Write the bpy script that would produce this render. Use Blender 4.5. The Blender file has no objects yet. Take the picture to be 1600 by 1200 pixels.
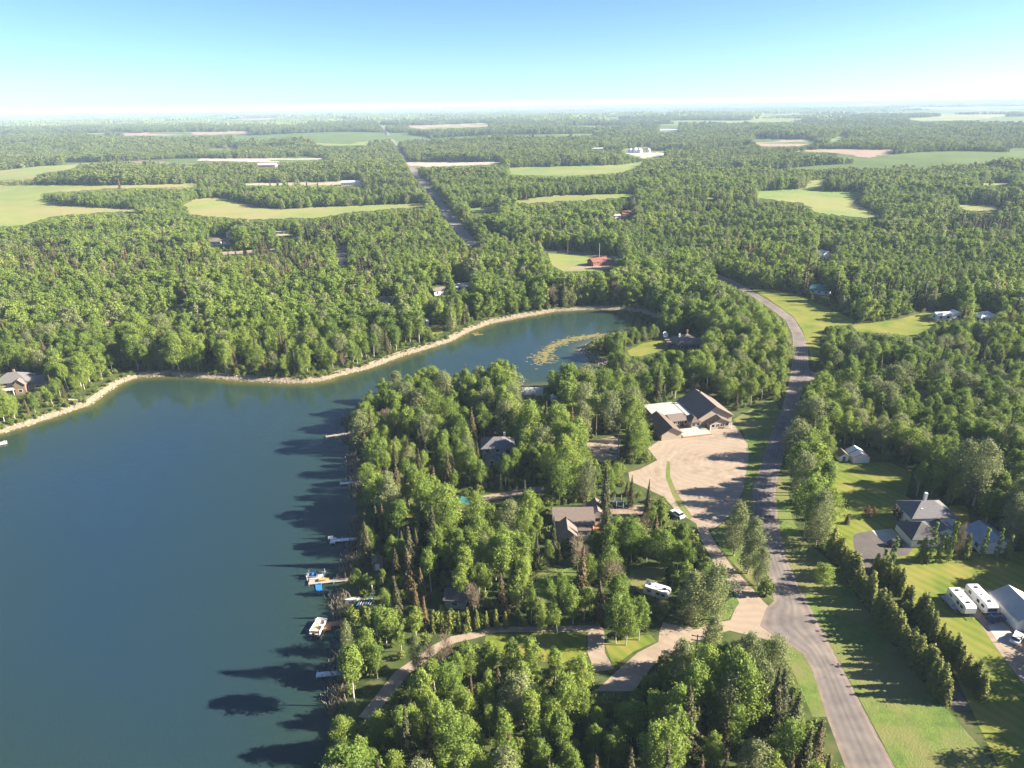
import bpy, bmesh, math, random
import numpy as np
from mathutils import Vector, Matrix
random.seed(7); rng = np.random.default_rng(11)
R = math.radians
C = bpy.context.scene.collection
S = bpy.context.scene

# ------------------------------------------------------------------ camera, sky, sun, exposure
CAM_H = 111.0; FOC = 1067.0                    # focal length in units of a 1600-wide picture
PITCH = math.atan(439 / FOC); ROLL = R(0.9)
cp, sp, cr, sr = math.cos(PITCH), math.sin(PITCH), math.cos(ROLL), math.sin(ROLL)
RV = np.array((cr, -sr * sp, -sr * cp)); UV = np.array((sr, cr * sp, cr * cp)); FV = np.array((0, cp, -sp))
cam = bpy.data.cameras.new('camera'); camo = bpy.data.objects.new('camera', cam); C.objects.link(camo)
camo.matrix_world = Matrix(((RV[0], UV[0], -FV[0], 0), (RV[1], UV[1], -FV[1], 0), (RV[2], UV[2], -FV[2], CAM_H), (0, 0, 0, 1)))
cam.sensor_width = 36; cam.lens = FOC / 1600 * 36; cam.clip_start = 1; cam.clip_end = 90000
S.camera = camo
SUN_EL, SUN_AZ = R(27), R(93)                  # azimuth clockwise from +Y
W = bpy.data.worlds.new('World'); S.world = W; W.use_nodes = True
nt = W.node_tree; bg = nt.nodes['Background']
sky = nt.nodes.new('ShaderNodeTexSky'); sky.sky_type = 'NISHITA'; sky.sun_disc = False
sky.sun_elevation = SUN_EL; sky.sun_rotation = SUN_AZ; sky.altitude = 700; sky.air_density = 0.6; sky.dust_density = 0.6; sky.ozone_density = 5.0
nt.links.new(sky.outputs[0], bg.inputs[0]); bg.inputs[1].default_value = 0.056
sl = bpy.data.lights.new('sun', 'SUN'); sl.energy = 5.0; sl.angle = R(0.5); sl.color = (1, 0.89, 0.73)
so = bpy.data.objects.new('sun', sl); C.objects.link(so); so.location = (300, 100, 400)
sd = Vector((math.sin(SUN_AZ) * math.cos(SUN_EL), math.cos(SUN_AZ) * math.cos(SUN_EL), math.sin(SUN_EL)))
so.rotation_euler = (-sd).to_track_quat('-Z', 'Y').to_euler()
S.view_settings.view_transform = 'Standard'; S.view_settings.look = 'None'
S.view_settings.exposure = 2.12; S.view_settings.gamma = 1
cy = S.cycles
cy.max_bounces = 5; cy.diffuse_bounces = 3; cy.glossy_bounces = 2; cy.transmission_bounces = 3; cy.volume_bounces = 0; cy.transparent_max_bounces = 4
cy.use_denoising = True

# ------------------------------------------------------------------ where a point of the land is seen
LAND = 1.2
def G(px, py, z=LAND):
    a = px - 800; b = 600 - py
    d = FV * FOC + RV * a + UV * b
    t = (z - CAM_H) / d[2]
    return d[0] * t, d[1] * t
def P(x, y, z):
    x = np.asarray(x, float); y = np.asarray(y, float); z = np.asarray(z, float) - CAM_H
    f = x * FV[0] + y * FV[1] + z * FV[2]
    r = x * RV[0] + y * RV[1] + z * RV[2]; u = x * UV[0] + y * UV[1] + z * UV[2]
    f = np.where(f < 1, 1, f)
    return 800 + FOC * r / f, 600 - FOC * u / f, f
def GP(poly, z=LAND): return [G(x, y, z) for x, y in poly]

# ------------------------------------------------------------------ materials
MATS = {}
def mat(name, col, rough=0.8, var=0.25, scale=1.0, col2=None, bump=0.0, bscale=None, spec=0.3, metal=0.0, scale2=None, col3=None):
    if name in MATS: return MATS[name]
    m = bpy.data.materials.new(name); m.use_nodes = True; n = m.node_tree; L = n.links
    b = n.nodes['Principled BSDF']; b.inputs['Roughness'].default_value = rough; b.inputs['Specular IOR Level'].default_value = spec; b.inputs['Metallic'].default_value = metal
    g = n.nodes.new('ShaderNodeNewGeometry')
    nz = n.nodes.new('ShaderNodeTexNoise'); nz.inputs['Scale'].default_value = scale; nz.inputs['Detail'].default_value = 6; nz.inputs['Roughness'].default_value = 0.65
    L.new(g.outputs['Position'], nz.inputs['Vector'])
    rp = n.nodes.new('ShaderNodeValToRGB'); rp.color_ramp.elements[0].position = 0.32; rp.color_ramp.elements[1].position = 0.68
    c2 = col2 or tuple(min(1, c * (1 + var)) for c in col); c1 = col if col2 else tuple(c * (1 - var) for c in col)
    rp.color_ramp.elements[0].color = (*c1, 1); rp.color_ramp.elements[1].color = (*c2, 1)
    L.new(nz.outputs['Fac'], rp.inputs['Fac']); out = rp.outputs['Color']
    if scale2:
        n2 = n.nodes.new('ShaderNodeTexNoise'); n2.inputs['Scale'].default_value = scale2; n2.inputs['Detail'].default_value = 4
        L.new(g.outputs['Position'], n2.inputs['Vector'])
        r2 = n.nodes.new('ShaderNodeValToRGB'); r2.color_ramp.elements[0].position = 0.42; r2.color_ramp.elements[1].position = 0.62
        L.new(n2.outputs['Fac'], r2.inputs['Fac'])
        mx = n.nodes.new('ShaderNodeMixRGB'); mx.inputs[2].default_value = (*(col3 or c2), 1)
        L.new(r2.outputs['Color'], mx.inputs[0]); L.new(out, mx.inputs[1]); out = mx.outputs[0]
    L.new(out, b.inputs['Base Color'])
    if bump:
        nb = n.nodes.new('ShaderNodeTexNoise'); nb.inputs['Scale'].default_value = bscale or scale * 4; nb.inputs['Detail'].default_value = 5
        L.new(g.outputs['Position'], nb.inputs['Vector'])
        bp = n.nodes.new('ShaderNodeBump'); bp.inputs['Strength'].default_value = bump; bp.inputs['Distance'].default_value = 0.3
        L.new(nb.outputs['Fac'], bp.inputs['Height']); L.new(bp.outputs['Normal'], b.inputs['Normal'])
    MATS[name] = m; return m

def leafmat(name, dark, light, trans=0.35, yellow=None):
    m = bpy.data.materials.new(name); m.use_nodes = True; n = m.node_tree; L = n.links; n.nodes.clear()
    o = n.nodes.new('ShaderNodeOutputMaterial')
    oi = n.nodes.new('ShaderNodeObjectInfo'); g = n.nodes.new('ShaderNodeNewGeometry')
    ad = n.nodes.new('ShaderNodeMath'); ad.operation = 'MULTIPLY_ADD'; ad.inputs[1].default_value = 0.26
    L.new(g.outputs['Random Per Island'], ad.inputs[0])
    nz = n.nodes.new('ShaderNodeTexNoise'); nz.inputs['Scale'].default_value = 0.014; nz.inputs['Detail'].default_value = 3; L.new(oi.outputs['Location'], nz.inputs['Vector'])
    mr_ = n.nodes.new('ShaderNodeMapRange'); mr_.inputs[1].default_value = 0.3; mr_.inputs[2].default_value = 0.7; mr_.inputs[4].default_value = 0.38; L.new(nz.outputs['Fac'], mr_.inputs[0])
    ml = n.nodes.new('ShaderNodeMath'); ml.operation = 'MULTIPLY_ADD'; ml.inputs[1].default_value = 0.38
    L.new(oi.outputs['Random'], ml.inputs[0]); L.new(mr_.outputs[0], ml.inputs[2]); L.new(ml.outputs[0], ad.inputs[2])
    rp = n.nodes.new('ShaderNodeValToRGB'); e = rp.color_ramp.elements
    e[0].position = 0.05; e[0].color = (*dark, 1); e[1].position = 0.80; e[1].color = (*light, 1)
    if yellow: k = e.new(0.97); k.color = (*yellow, 1)
    if name == 'spruce_needles': e[1].position = 0.5; k.position = 0.86
    L.new(ad.outputs[0], rp.inputs['Fac'])
    d = n.nodes.new('ShaderNodeBsdfPrincipled'); d.inputs['Roughness'].default_value = 0.6; d.inputs['Specular IOR Level'].default_value = 0.15
    t = n.nodes.new('ShaderNodeBsdfTranslucent'); mx = n.nodes.new('ShaderNodeMixShader'); mx.inputs[0].default_value = trans
    L.new(rp.outputs[0], d.inputs['Base Color']); L.new(rp.outputs[0], t.inputs['Color'])
    L.new(d.outputs[0], mx.inputs[1]); L.new(t.outputs[0], mx.inputs[2]); L.new(mx.outputs[0], o.inputs[0])
    MATS[name] = m; return m
leafmat('aspen_leaves', (0.088, 0.158, 0.030), (0.268, 0.34, 0.066), 0.42, (0.34, 0.315, 0.095))
leafmat('poplar_leaves', (0.14, 0.175, 0.07), (0.25, 0.275, 0.11), 0.34, (0.30, 0.27, 0.15))
leafmat('spruce_needles', (0.030, 0.048, 0.022), (0.092, 0.092, 0.038), 0.12, (0.20, 0.125, 0.062))
leafmat('hedge_needles', (0.095, 0.13, 0.034), (0.27, 0.28, 0.065), 0.3)
leafmat('shrub_leaves', (0.08, 0.13, 0.03), (0.22, 0.26, 0.06), 0.34)
leafmat('dead_twigs', (0.16, 0.13, 0.085), (0.25, 0.20, 0.135), 0.15)
leafmat('red_leaves', (0.09, 0.035, 0.03), (0.16, 0.07, 0.05), 0.25)
leafmat('reed_blades', (0.15, 0.13, 0.10), (0.30, 0.26, 0.20), 0.2)
leafmat('far_leaves', (0.095, 0.15, 0.032), (0.25, 0.30, 0.062), 0.42, (0.27, 0.26, 0.10))
mat('aspen_bark', (0.42, 0.40, 0.33), 0.8, 0.3, 3)
mat('spruce_bark', (0.12, 0.085, 0.06), 0.9, 0.3, 3)

# ------------------------------------------------------------------ mesh helpers
def tag(o, label=None, cat=None, group=None, kind=None):
    if label: o['label'] = label
    if cat: o['category'] = cat
    if group: o['group'] = group
    if kind: o['kind'] = kind
    return o
def mesh(name, v, f, m=None):
    me = bpy.data.meshes.new(name); me.from_pydata([tuple(map(float, q)) for q in v], [], [tuple(map(int, q)) for q in f])
    if m: me.materials.append(MATS[m])
    me.update(); return me
def quads_mesh(name, verts, m, k=4):
    me = bpy.data.meshes.new(name); nv = len(verts); nf = nv // k
    me.vertices.add(nv); me.vertices.foreach_set('co', np.ascontiguousarray(verts, np.float32).ravel())
    me.loops.add(nv); me.loops.foreach_set('vertex_index', np.arange(nv, dtype=np.int32))
    me.polygons.add(nf); me.polygons.foreach_set('loop_start', np.arange(0, nv, k, dtype=np.int32)); me.polygons.foreach_set('loop_total', np.full(nf, k, np.int32))
    me.materials.append(MATS[m]); me.update(calc_edges=True); return me
def ob(name, me, parent=None, loc=None, rz=None):
    o = bpy.data.objects.new(name, me); C.objects.link(o)
    if parent: o.parent = parent
    if loc is not None: o.location = loc
    if rz is not None: o.rotation_euler = (0, 0, rz)
    return o
def empty(name, loc, rz=0.0, label=None, cat=None, group=None):
    o = bpy.data.objects.new(name, None); o.empty_display_size = 0.5; C.objects.link(o); o.location = loc; o.rotation_euler = (0, 0, rz)
    return tag(o, label, cat, group)
class MB:
    def __init__(s): s.v = []; s.f = []
    def add(s, v, f):
        n = len(s.v); s.v += [tuple(q) for q in v]; s.f += [tuple(i + n for i in q) for q in f]; return s
    def box(s, x0, x1, y0, y1, z0, z1):
        return s.add([(x0, y0, z0), (x1, y0, z0), (x1, y1, z0), (x0, y1, z0), (x0, y0, z1), (x1, y0, z1), (x1, y1, z1), (x0, y1, z1)],
                     [(3, 2, 1, 0), (4, 5, 6, 7), (0, 1, 5, 4), (1, 2, 6, 5), (2, 3, 7, 6), (3, 0, 4, 7)])
    def tube(s, a, b, r0, r1=None, n=6):
        a = Vector(a); b = Vector(b); r1 = r0 if r1 is None else r1; d = (b - a).normalized()
        u = d.orthogonal().normalized(); w = d.cross(u); v = []
        for c, r in ((a, r0), (b, r1)):
            v += [c + (u * math.cos(6.28319 * i / n) + w * math.sin(6.28319 * i / n)) * r for i in range(n)]
        return s.add(v, [(i, (i + 1) % n, n + (i + 1) % n, n + i) for i in range(n)] + [tuple(range(n))[::-1], tuple(range(n, 2 * n))])
    def prism(s, prof, y0, y1, axis='y'):      # profile in x,z pushed along y
        n = len(prof); v = [(x, y0, z) for x, z in prof] + [(x, y1, z) for x, z in prof]
        if axis == 'x': v = [(y, x, z) for x, y, z in v]
        return s.add(v, [tuple(range(n)), tuple(range(2 * n - 1, n - 1, -1))] + [(i, i + n, (i + 1) % n + n, (i + 1) % n) for i in range(n)])
    def make(s, name, m): 
        me = mesh(name, s.v, s.f, m); bm = bmesh.new(); bm.from_mesh(me); bmesh.ops.recalc_face_normals(bm, faces=bm.faces); bm.to_mesh(me); bm.free(); return me
    def build(s, name, m, parent=None, loc=None, rz=None): return ob(name, s.make(name, m), parent, loc, rz)

# ------------------------------------------------------------------ the land: lake outline, heights
LAKE_FAR = [(-260, 745), (-120, 712), (0, 678), (35, 668), (82, 653), (117, 640), (140, 634), (169, 612), (196, 596), (216, 590), (263, 587), (337, 592), (405, 597), (472, 599), (506, 595),
            (530, 588), (581, 575), (631, 556), (682, 541), (706, 533), (732, 519), (766, 506), (817, 496), (867, 487), (918, 484), (969, 484), (1002, 489), (1030, 497)]
LAKE_NEAR = [(1030, 505), (1002, 514), (969, 520), (945, 528), (918, 538), (906, 548), (920, 560), (945, 574), (930, 590), (880, 600), (800, 605), (720, 606), (640, 612), (590, 622), (560, 636), (537, 655), (543, 690), (552, 720), (557, 755),
             (557, 800), (553, 840), (546, 880), (531, 920), (526, 940), (533, 965), (531, 1000), (528, 1050), (520, 1120), (505, 1200), (480, 1400), (-500, 1400)]
LAKE_W = np.array(GP(LAKE_FAR + LAKE_NEAR, 0.0))
def inpoly(px, py, poly):
    inside = np.zeros(np.shape(px), bool); n = len(poly)
    for i in range(n):
        x0, y0 = poly[i]; x1, y1 = poly[(i + 1) % n]
        if y0 == y1: continue
        c = ((y0 > py) != (y1 > py)) & (px < (x1 - x0) * (py - y0) / (y1 - y0) + x0)
        inside ^= c
    return inside
def shore_d(x, y):                             # signed distance to the shore, + on land
    x = np.asarray(x, float); y = np.asarray(y, float); d = np.full(x.shape, 1e9)
    for i in range(len(LAKE_W)):
        a = LAKE_W[i]; b = LAKE_W[(i + 1) % len(LAKE_W)]; ab = b - a
        t = np.clip(((x - a[0]) * ab[0] + (y - a[1]) * ab[1]) / (ab @ ab), 0, 1)
        d = np.minimum(d, np.hypot(x - a[0] - t * ab[0], y - a[1] - t * ab[1]))
    return np.where(inpoly(x, y, LAKE_W), -d, d)
def sstep(a, b, v):
    t = np.clip((v - a) / (b - a), 0, 1); return t * t * (3 - 2 * t)
def hills(x, y):
    r = np.hypot(x, y)
    h = 3.0 * np.sin(x / 118 + 1.1 + 0.6 * np.sin(y / 210)) + 2.4 * np.sin(y / 133 + x / 310 + 0.4) + 1.6 * np.sin((x + y) / 77 + 2.0)
    far = 8 * np.sin(x / 900 + 0.3) * np.sin(y / 760 + 1.2) + 9 * np.sin(x / 2300 + y / 3100 + 1.0)
    return sstep(520, 950, r) * (h + 3) * (1 - 0.6 * sstep(2500, 5000, r)) + sstep(1500, 5000, r) * (far + 4) * (1 + 0.6 * sstep(8000, 20000, r))
def gz(x, y):
    x = np.asarray(x, float); y = np.asarray(y, float)
    d = shore_d(x, y)
    return np.where(d < 0, np.maximum(-2.2, d * 0.22), np.minimum(LAND, d * 0.36)) + hills(x, y)
def gz1(x, y): return float(gz(np.array([x]), np.array([y]))[0])

def spread(lo, hi, step, far, g=1.11):
    v = list(np.arange(lo, hi + 0.1, step)); s = step
    while v[-1] < far: s *= g; v.append(v[-1] + s)
    s = step; w = []
    q = lo
    while q > -far: s *= g; q -= s; w.append(q)
    return np.array(w[::-1] + v)
gx = spread(-300, 330, 2.5, 60000); gy = spread(60, 480, 2.5, 60000)
X, Y = np.meshgrid(gx, gy); Zg = gz(X.ravel(), Y.ravel())
nx, ny = len(gx), len(gy)
me = bpy.data.meshes.new('ground'); vv = np.stack([X.ravel(), Y.ravel(), Zg], 1).astype(np.float32)
me.vertices.add(nx * ny); me.vertices.foreach_set('co', vv.ravel())
ii = (np.arange(ny - 1)[:, None] * nx + np.arange(nx - 1)[None]).ravel(); fq = np.stack([ii, ii + 1, ii + 1 + nx, ii + nx], 1).astype(np.int32)
me.loops.add(fq.size); me.loops.foreach_set('vertex_index', fq.ravel()); me.polygons.add(len(fq))
me.polygons.foreach_set('loop_start', np.arange(0, fq.size, 4, dtype=np.int32)); me.polygons.foreach_set('loop_total', np.full(len(fq), 4, np.int32))
me.polygons.foreach_set('use_smooth', np.ones(len(fq), bool)); me.update(calc_edges=True)
# ground material: woodland floor nearby, a patchwork of pasture and plough land far away
gm = bpy.data.materials.new('ground'); gm.use_nodes = True; n = gm.node_tree; L = n.links; b = n.nodes['Principled BSDF']; b.inputs['Roughness'].default_value = 0.95; b.inputs['Specular IOR Level'].default_value = 0.1
g = n.nodes.new('ShaderNodeNewGeometry')
def noise(scale, detail=5):
    q = n.nodes.new('ShaderNodeTexNoise'); q.inputs['Scale'].default_value = scale; q.inputs['Detail'].default_value = detail; L.new(g.outputs['Position'], q.inputs['Vector']); return q
def ramp(src, stops):
    q = n.nodes.new('ShaderNodeValToRGB'); e = q.color_ramp.elements
    while len(e) < len(stops): e.new(0.5)
    for k, (p_, c_) in enumerate(stops): e[k].position = p_; e[k].color = (*c_, 1)
    L.new(src, q.inputs['Fac']); return q
r1 = ramp(noise(0.25).outputs['Fac'], [(0.3, (0.035, 0.045, 0.018)), (0.5, (0.06, 0.085, 0.025)), (0.72, (0.10, 0.10, 0.045))])
vo = n.nodes.new('ShaderNodeTexVoronoi'); vo.distance = 'MANHATTAN'; vo.inputs['Scale'].default_value = 0.0016; vo.inputs['Randomness'].default_value = 0.75
L.new(g.outputs['Position'], vo.inputs['Vector'])
sx = n.nodes.new('ShaderNodeSeparateColor'); L.new(vo.outputs['Color'], sx.inputs[0])
r2 = ramp(sx.outputs[0], [(0.0, (0.09, 0.13, 0.035)), (0.3, (0.13, 0.175, 0.045)), (0.6, (0.18, 0.195, 0.065)), (0.82, (0.22, 0.175, 0.115)), (0.94, (0.27, 0.22, 0.155))])
r2.color_ramp.interpolation = 'CONSTANT'
ln = n.nodes.new('ShaderNodeVectorMath'); ln.operation = 'LENGTH'; L.new(g.outputs['Position'], ln.inputs[0])
mr = n.nodes.new('ShaderNodeMapRange'); mr.inputs[1].default_value = 900; mr.inputs[2].default_value = 1050; L.new(ln.outputs['Value'], mr.inputs[0])
r4 = ramp(noise(0.012, 7).outputs['Fac'], [(0.3, (0.72, 0.78, 0.72)), (0.55, (1.0, 1.0, 1.0)), (0.75, (1.25, 1.12, 1.05))]); m4 = n.nodes.new('ShaderNodeVectorMath'); m4.operation = 'MULTIPLY'; L.new(r2.outputs[0], m4.inputs[0]); L.new(r4.outputs[0], m4.inputs[1])
mx = n.nodes.new('ShaderNodeMixRGB'); L.new(mr.outputs[0], mx.inputs[0]); L.new(r1.outputs[0], mx.inputs[1]); L.new(m4.outputs[0], mx.inputs[2]); L.new(mx.outputs[0], b.inputs['Base Color'])
MATS['ground'] = gm; me.materials.append(gm)
tag(ob('ground', me), 'rolling farm and woodland country reaching to the horizon', kind='structure')

# water: a fine sheet that knows how far each spot lies from the shore (shallow water shows its bed)
def fill(name, wpoly, m, dz, maxedge, fixed=None):
    from mathutils.geometry import delaunay_2d_cdt
    w = [np.array(q, float) for q in wpoly]; ring_ = []
    for i in range(len(w)):
        a, b_ = w[i], w[(i + 1) % len(w)]; k = max(1, int(np.linalg.norm(b_ - a) / maxedge + 0.99)); ring_ += [a + (b_ - a) * j / k for j in range(k)]
    ar = np.array(ring_); lo, hi = ar.min(0), ar.max(0)
    step = max(maxedge, math.sqrt((hi - lo)[0] * (hi - lo)[1] / 60000))
    X_, Y_ = np.meshgrid(np.arange(lo[0] + step / 2, hi[0], step), np.arange(lo[1] + step / 2, hi[1], step)); X_, Y_ = X_.ravel(), Y_.ravel(); k = inpoly(X_, Y_, w)
    pv_ = [Vector(q) for q in ring_] + [Vector((p, q)) for p, q in zip(X_[k], Y_[k])]; nr = len(ring_)
    vo_, _, fo_, _, _, _ = delaunay_2d_cdt(pv_, [], [list(range(nr))], 1, 1e-5)
    co = np.array([q[:] for q in vo_]); z = gz(co[:, 0], co[:, 1]) + dz if fixed is None else np.full(len(co), fixed)
    fo2 = []
    for q in fo_:
        p0, p1, p2 = co[q[0]], co[q[1]], co[q[2]]
        fo2.append(q if (p1[0] - p0[0]) * (p2[1] - p0[1]) - (p1[1] - p0[1]) * (p2[0] - p0[0]) > 0 else q[::-1])
    return mesh(name, np.column_stack([co, z]), fo2, m)
def on_land(poly, step=14):                    # an outline seen from the air, brought down onto the land
    p = [np.array(q, float) for q in poly]; q_ = []
    for i in range(len(p)):
        a, b_ = p[i], p[(i + 1) % len(p)]; k = max(1, int(np.linalg.norm(b_ - a) / step + 0.99)); q_ += [a + (b_ - a) * j / k for j in range(k)]
    q_ = np.array(q_); w = np.array([G(u, v) for u, v in q_]); d = np.hypot(w[:, 0], w[:, 1])
    if d.max() < 500: return [tuple(t) for t in w]
    ts = np.linspace(0.55, 1.6, 300)[:, None]; xx = w[:, 0] * ts; yy = w[:, 1] * ts; zz = CAM_H + (LAND - CAM_H) * ts
    hit = zz < LAND + hills(xx, yy); k = np.where(hit.any(0), hit.argmax(0), 123); t = ts[k, 0]
    return [tuple(v) for v in w * t[:, None]]
def offset(poly, d):                           # push a world outline outward by d
    p = np.array(poly); a = np.roll(p, 1, 0); b_ = np.roll(p, -1, 0); t = b_ - a; t /= np.linalg.norm(t, axis=1)[:, None] + 1e-9
    nrm = np.stack([t[:, 1], -t[:, 0]], 1); area = np.sum(p[:, 0] * b_[:, 1] - b_[:, 0] * p[:, 1])
    return p + nrm * (d if area > 0 else -d)
wm = bpy.data.materials.new('lake_water'); wm.use_nodes = True; n = wm.node_tree; L = n.links; b = n.nodes['Principled BSDF']
b.inputs['Roughness'].default_value = 0.05; b.inputs['IOR'].default_value = 1.33; b.inputs['Specular IOR Level'].default_value = 0.5
g = n.nodes.new('ShaderNodeNewGeometry'); at = n.nodes.new('ShaderNodeAttribute'); at.attribute_name = 'depth'
nn = noise(0.03, 4); am = n.nodes.new('ShaderNodeMath'); am.operation = 'MULTIPLY_ADD'; am.inputs[1].default_value = 0.14; am.inputs[2].default_value = -0.07; L.new(nn.outputs['Fac'], am.inputs[0])
aa = n.nodes.new('ShaderNodeMath'); aa.operation = 'ADD'; L.new(at.outputs['Fac'], aa.inputs[0]); L.new(am.outputs[0], aa.inputs[1])
r = ramp(aa.outputs[0], [(0.0, (0.12, 0.105, 0.04)), (0.07, (0.065, 0.072, 0.024)), (0.17, (0.021, 0.042, 0.028)), (0.45, (0.017, 0.038, 0.044)), (0.75, (0.013, 0.036, 0.062)), (1.0, (0.011, 0.037, 0.088))])
L.new(r.outputs[0], b.inputs['Base Color'])
n1 = noise(0.55, 3); n2 = noise(1.7, 3); ms = n.nodes.new('ShaderNodeMath'); ms.operation = 'ADD'; L.new(n1.outputs['Fac'], ms.inputs[0]); L.new(n2.outputs['Fac'], ms.inputs[1])
bp = n.nodes.new('ShaderNodeBump'); bp.inputs['Strength'].default_value = 0.10; bp.inputs['Distance'].default_value = 0.25; L.new(ms.outputs[0], bp.inputs['Height']); L.new(bp.outputs[0], b.inputs['Normal'])
wn = n.nodes.new('ShaderNodeTexNoise'); wn.inputs['Scale'].default_value = 0.018; wn.inputs['Detail'].default_value = 5; wmp = n.nodes.new('ShaderNodeMapping'); wmp.inputs['Scale'].default_value = (0.5, 1.6, 1); L.new(g.outputs['Position'], wmp.inputs[0]); L.new(wmp.outputs[0], wn.inputs['Vector'])
wr = n.nodes.new('ShaderNodeMapRange'); wr.inputs[1].default_value = 0.38; wr.inputs[2].default_value = 0.64; wr.inputs[3].default_value = 0.05; wr.inputs[4].default_value = 0.22; L.new(wn.outputs['Fac'], wr.inputs[0]); L.new(wr.outputs[0], bp.inputs['Strength'])
MATS['lake_water'] = wm
wmesh = fill('lake_water', offset(LAKE_W, 0.6), 'lake_water', 0, 7.0, fixed=0.0)
co = np.zeros(len(wmesh.vertices) * 3); wmesh.vertices.foreach_get('co', co); co = co.reshape(-1, 3)
dd = np.clip(-shore_d(co[:, 0], co[:, 1]), 0, 110); dep = np.clip(dd / 110, 0, 1) ** 0.62
# the wooded point's shore drops off faster than the far shore
near = sstep(-110, -55, co[:, 0]) * (1 - sstep(235, 275, co[:, 1])); dep = np.clip(dep + near * 0.14, 0, 1)
at_ = wmesh.attributes.new('depth', 'FLOAT', 'POINT'); at_.data.foreach_set('value', dep.astype(np.float32))
tag(ob('lake_water', wmesh), 'calm blue green lake with a narrow inlet behind the wooded point', kind='structure')

# ------------------------------------------------------------------ sheets laid on the land: fields, roads, lots, lawns
mat('pasture', (0.135, 0.185, 0.042), 0.95, 0.3, 0.03, (0.20, 0.235, 0.06), scale2=0.008, col3=(0.235, 0.215, 0.08), bump=0.3, bscale=0.3)
mat('green_field', (0.10, 0.165, 0.036), 0.95, 0.2, 0.03, (0.165, 0.215, 0.05), scale2=0.01, col3=(0.20, 0.20, 0.06))
mat('plough', (0.26, 0.19, 0.135), 0.95, 0.12, 0.02)
mat('stubble', (0.29, 0.27, 0.17), 0.95, 0.12, 0.02)
mat('pale_gravel', (0.36, 0.32, 0.26), 0.95, 0.15, 0.05)
mat('asphalt', (0.125, 0.112, 0.108), 0.9, 0.2, 0.5, (0.175, 0.155, 0.145), scale2=0.08, col3=(0.155, 0.138, 0.128), bump=0.1, bscale=6)
mat('gravel', (0.22, 0.172, 0.125), 0.95, 0.18, 0.3, (0.325, 0.262, 0.20), scale2=0.06, col3=(0.29, 0.23, 0.172), bump=0.2, bscale=5)
mat('shoulder_gravel', (0.19, 0.155, 0.125), 0.95, 0.25, 0.5)
mat('dirt', (0.19, 0.14, 0.10), 0.95, 0.3, 0.6, (0.30, 0.23, 0.17))
mat('dark_asphalt', (0.075, 0.066, 0.064), 0.9, 0.2, 0.4, (0.11, 0.096, 0.092))
mat('pale_road', (0.19, 0.17, 0.155), 0.9, 0.15, 0.1); mat('concrete', (0.38, 0.35, 0.31), 0.9, 0.1, 0.4)
mat('verge', (0.06, 0.11, 0.018), 0.95, 0.3, 0.5, (0.13, 0.175, 0.032), scale2=0.09, col3=(0.15, 0.15, 0.05), bump=0.4, bscale=2.5)
gvm = MATS['gravel']; n = gvm.node_tree; L = n.links; b = n.nodes['Principled BSDF']; g = n.nodes.new('ShaderNodeNewGeometry')
mpn = n.nodes.new('ShaderNodeMapping'); mpn.inputs['Location'].default_value = (-66, -196, 0); L.new(g.outputs['Position'], mpn.inputs[0])
wv = n.nodes.new('ShaderNodeTexWave'); wv.wave_type = 'RINGS'; wv.rings_direction = 'Z'; wv.inputs['Scale'].default_value = 0.13; wv.inputs['Distortion'].default_value = 16; wv.inputs['Detail'].default_value = 4; wv.inputs['Detail Scale'].default_value = 0.5; L.new(mpn.outputs[0], wv.inputs['Vector'])
wr = n.nodes.new('ShaderNodeMapRange'); wr.inputs[3].default_value = 0.93; wr.inputs[4].default_value = 1.03; L.new(wv.outputs['Fac'], wr.inputs[0])
src = b.inputs['Base Color'].links[0].from_socket; mu = n.nodes.new('ShaderNodeVectorMath'); mu.operation = 'SCALE'; L.new(src, mu.inputs[0]); L.new(wr.outputs[0], mu.inputs['Scale']); L.new(mu.outputs[0], b.inputs['Base Color'])
# mown lawn with mower stripes
lm = bpy.data.materials.new('lawn'); lm.use_nodes = True; n = lm.node_tree; L = n.links; b = n.nodes['Principled BSDF']; b.inputs['Roughness'].default_value = 0.9; b.inputs['Specular IOR Level'].default_value = 0.15
g = n.nodes.new('ShaderNodeNewGeometry')
wv = n.nodes.new('ShaderNodeTexWave'); wv.inputs['Scale'].default_value = 0.12; wv.inputs['Distortion'].default_value = 3; wv.inputs['Detail'].default_value = 2; wv.inputs['Detail Scale'].default_value = 0.3
mpn = n.nodes.new('ShaderNodeMapping'); mpn.inputs['Rotation'].default_value = (0, 0, R(-35)); L.new(g.outputs['Position'], mpn.inputs[0]); L.new(mpn.outputs[0], wv.inputs['Vector'])
nn = noise(0.12, 6); mm = n.nodes.new('ShaderNodeMath'); mm.operation = 'MULTIPLY_ADD'; mm.inputs[1].default_value = 0.16; L.new(wv.outputs['Fac'], mm.inputs[0]); L.new(nn.outputs['Fac'], mm.inputs[2])
r = ramp(mm.outputs[0], [(0.35, (0.085, 0.13, 0.018)), (0.56, (0.145, 0.17, 0.026)), (0.80, (0.21, 0.185, 0.05))]); L.new(r.outputs[0], b.inputs['Base Color']); MATS['lawn'] = lm

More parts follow.
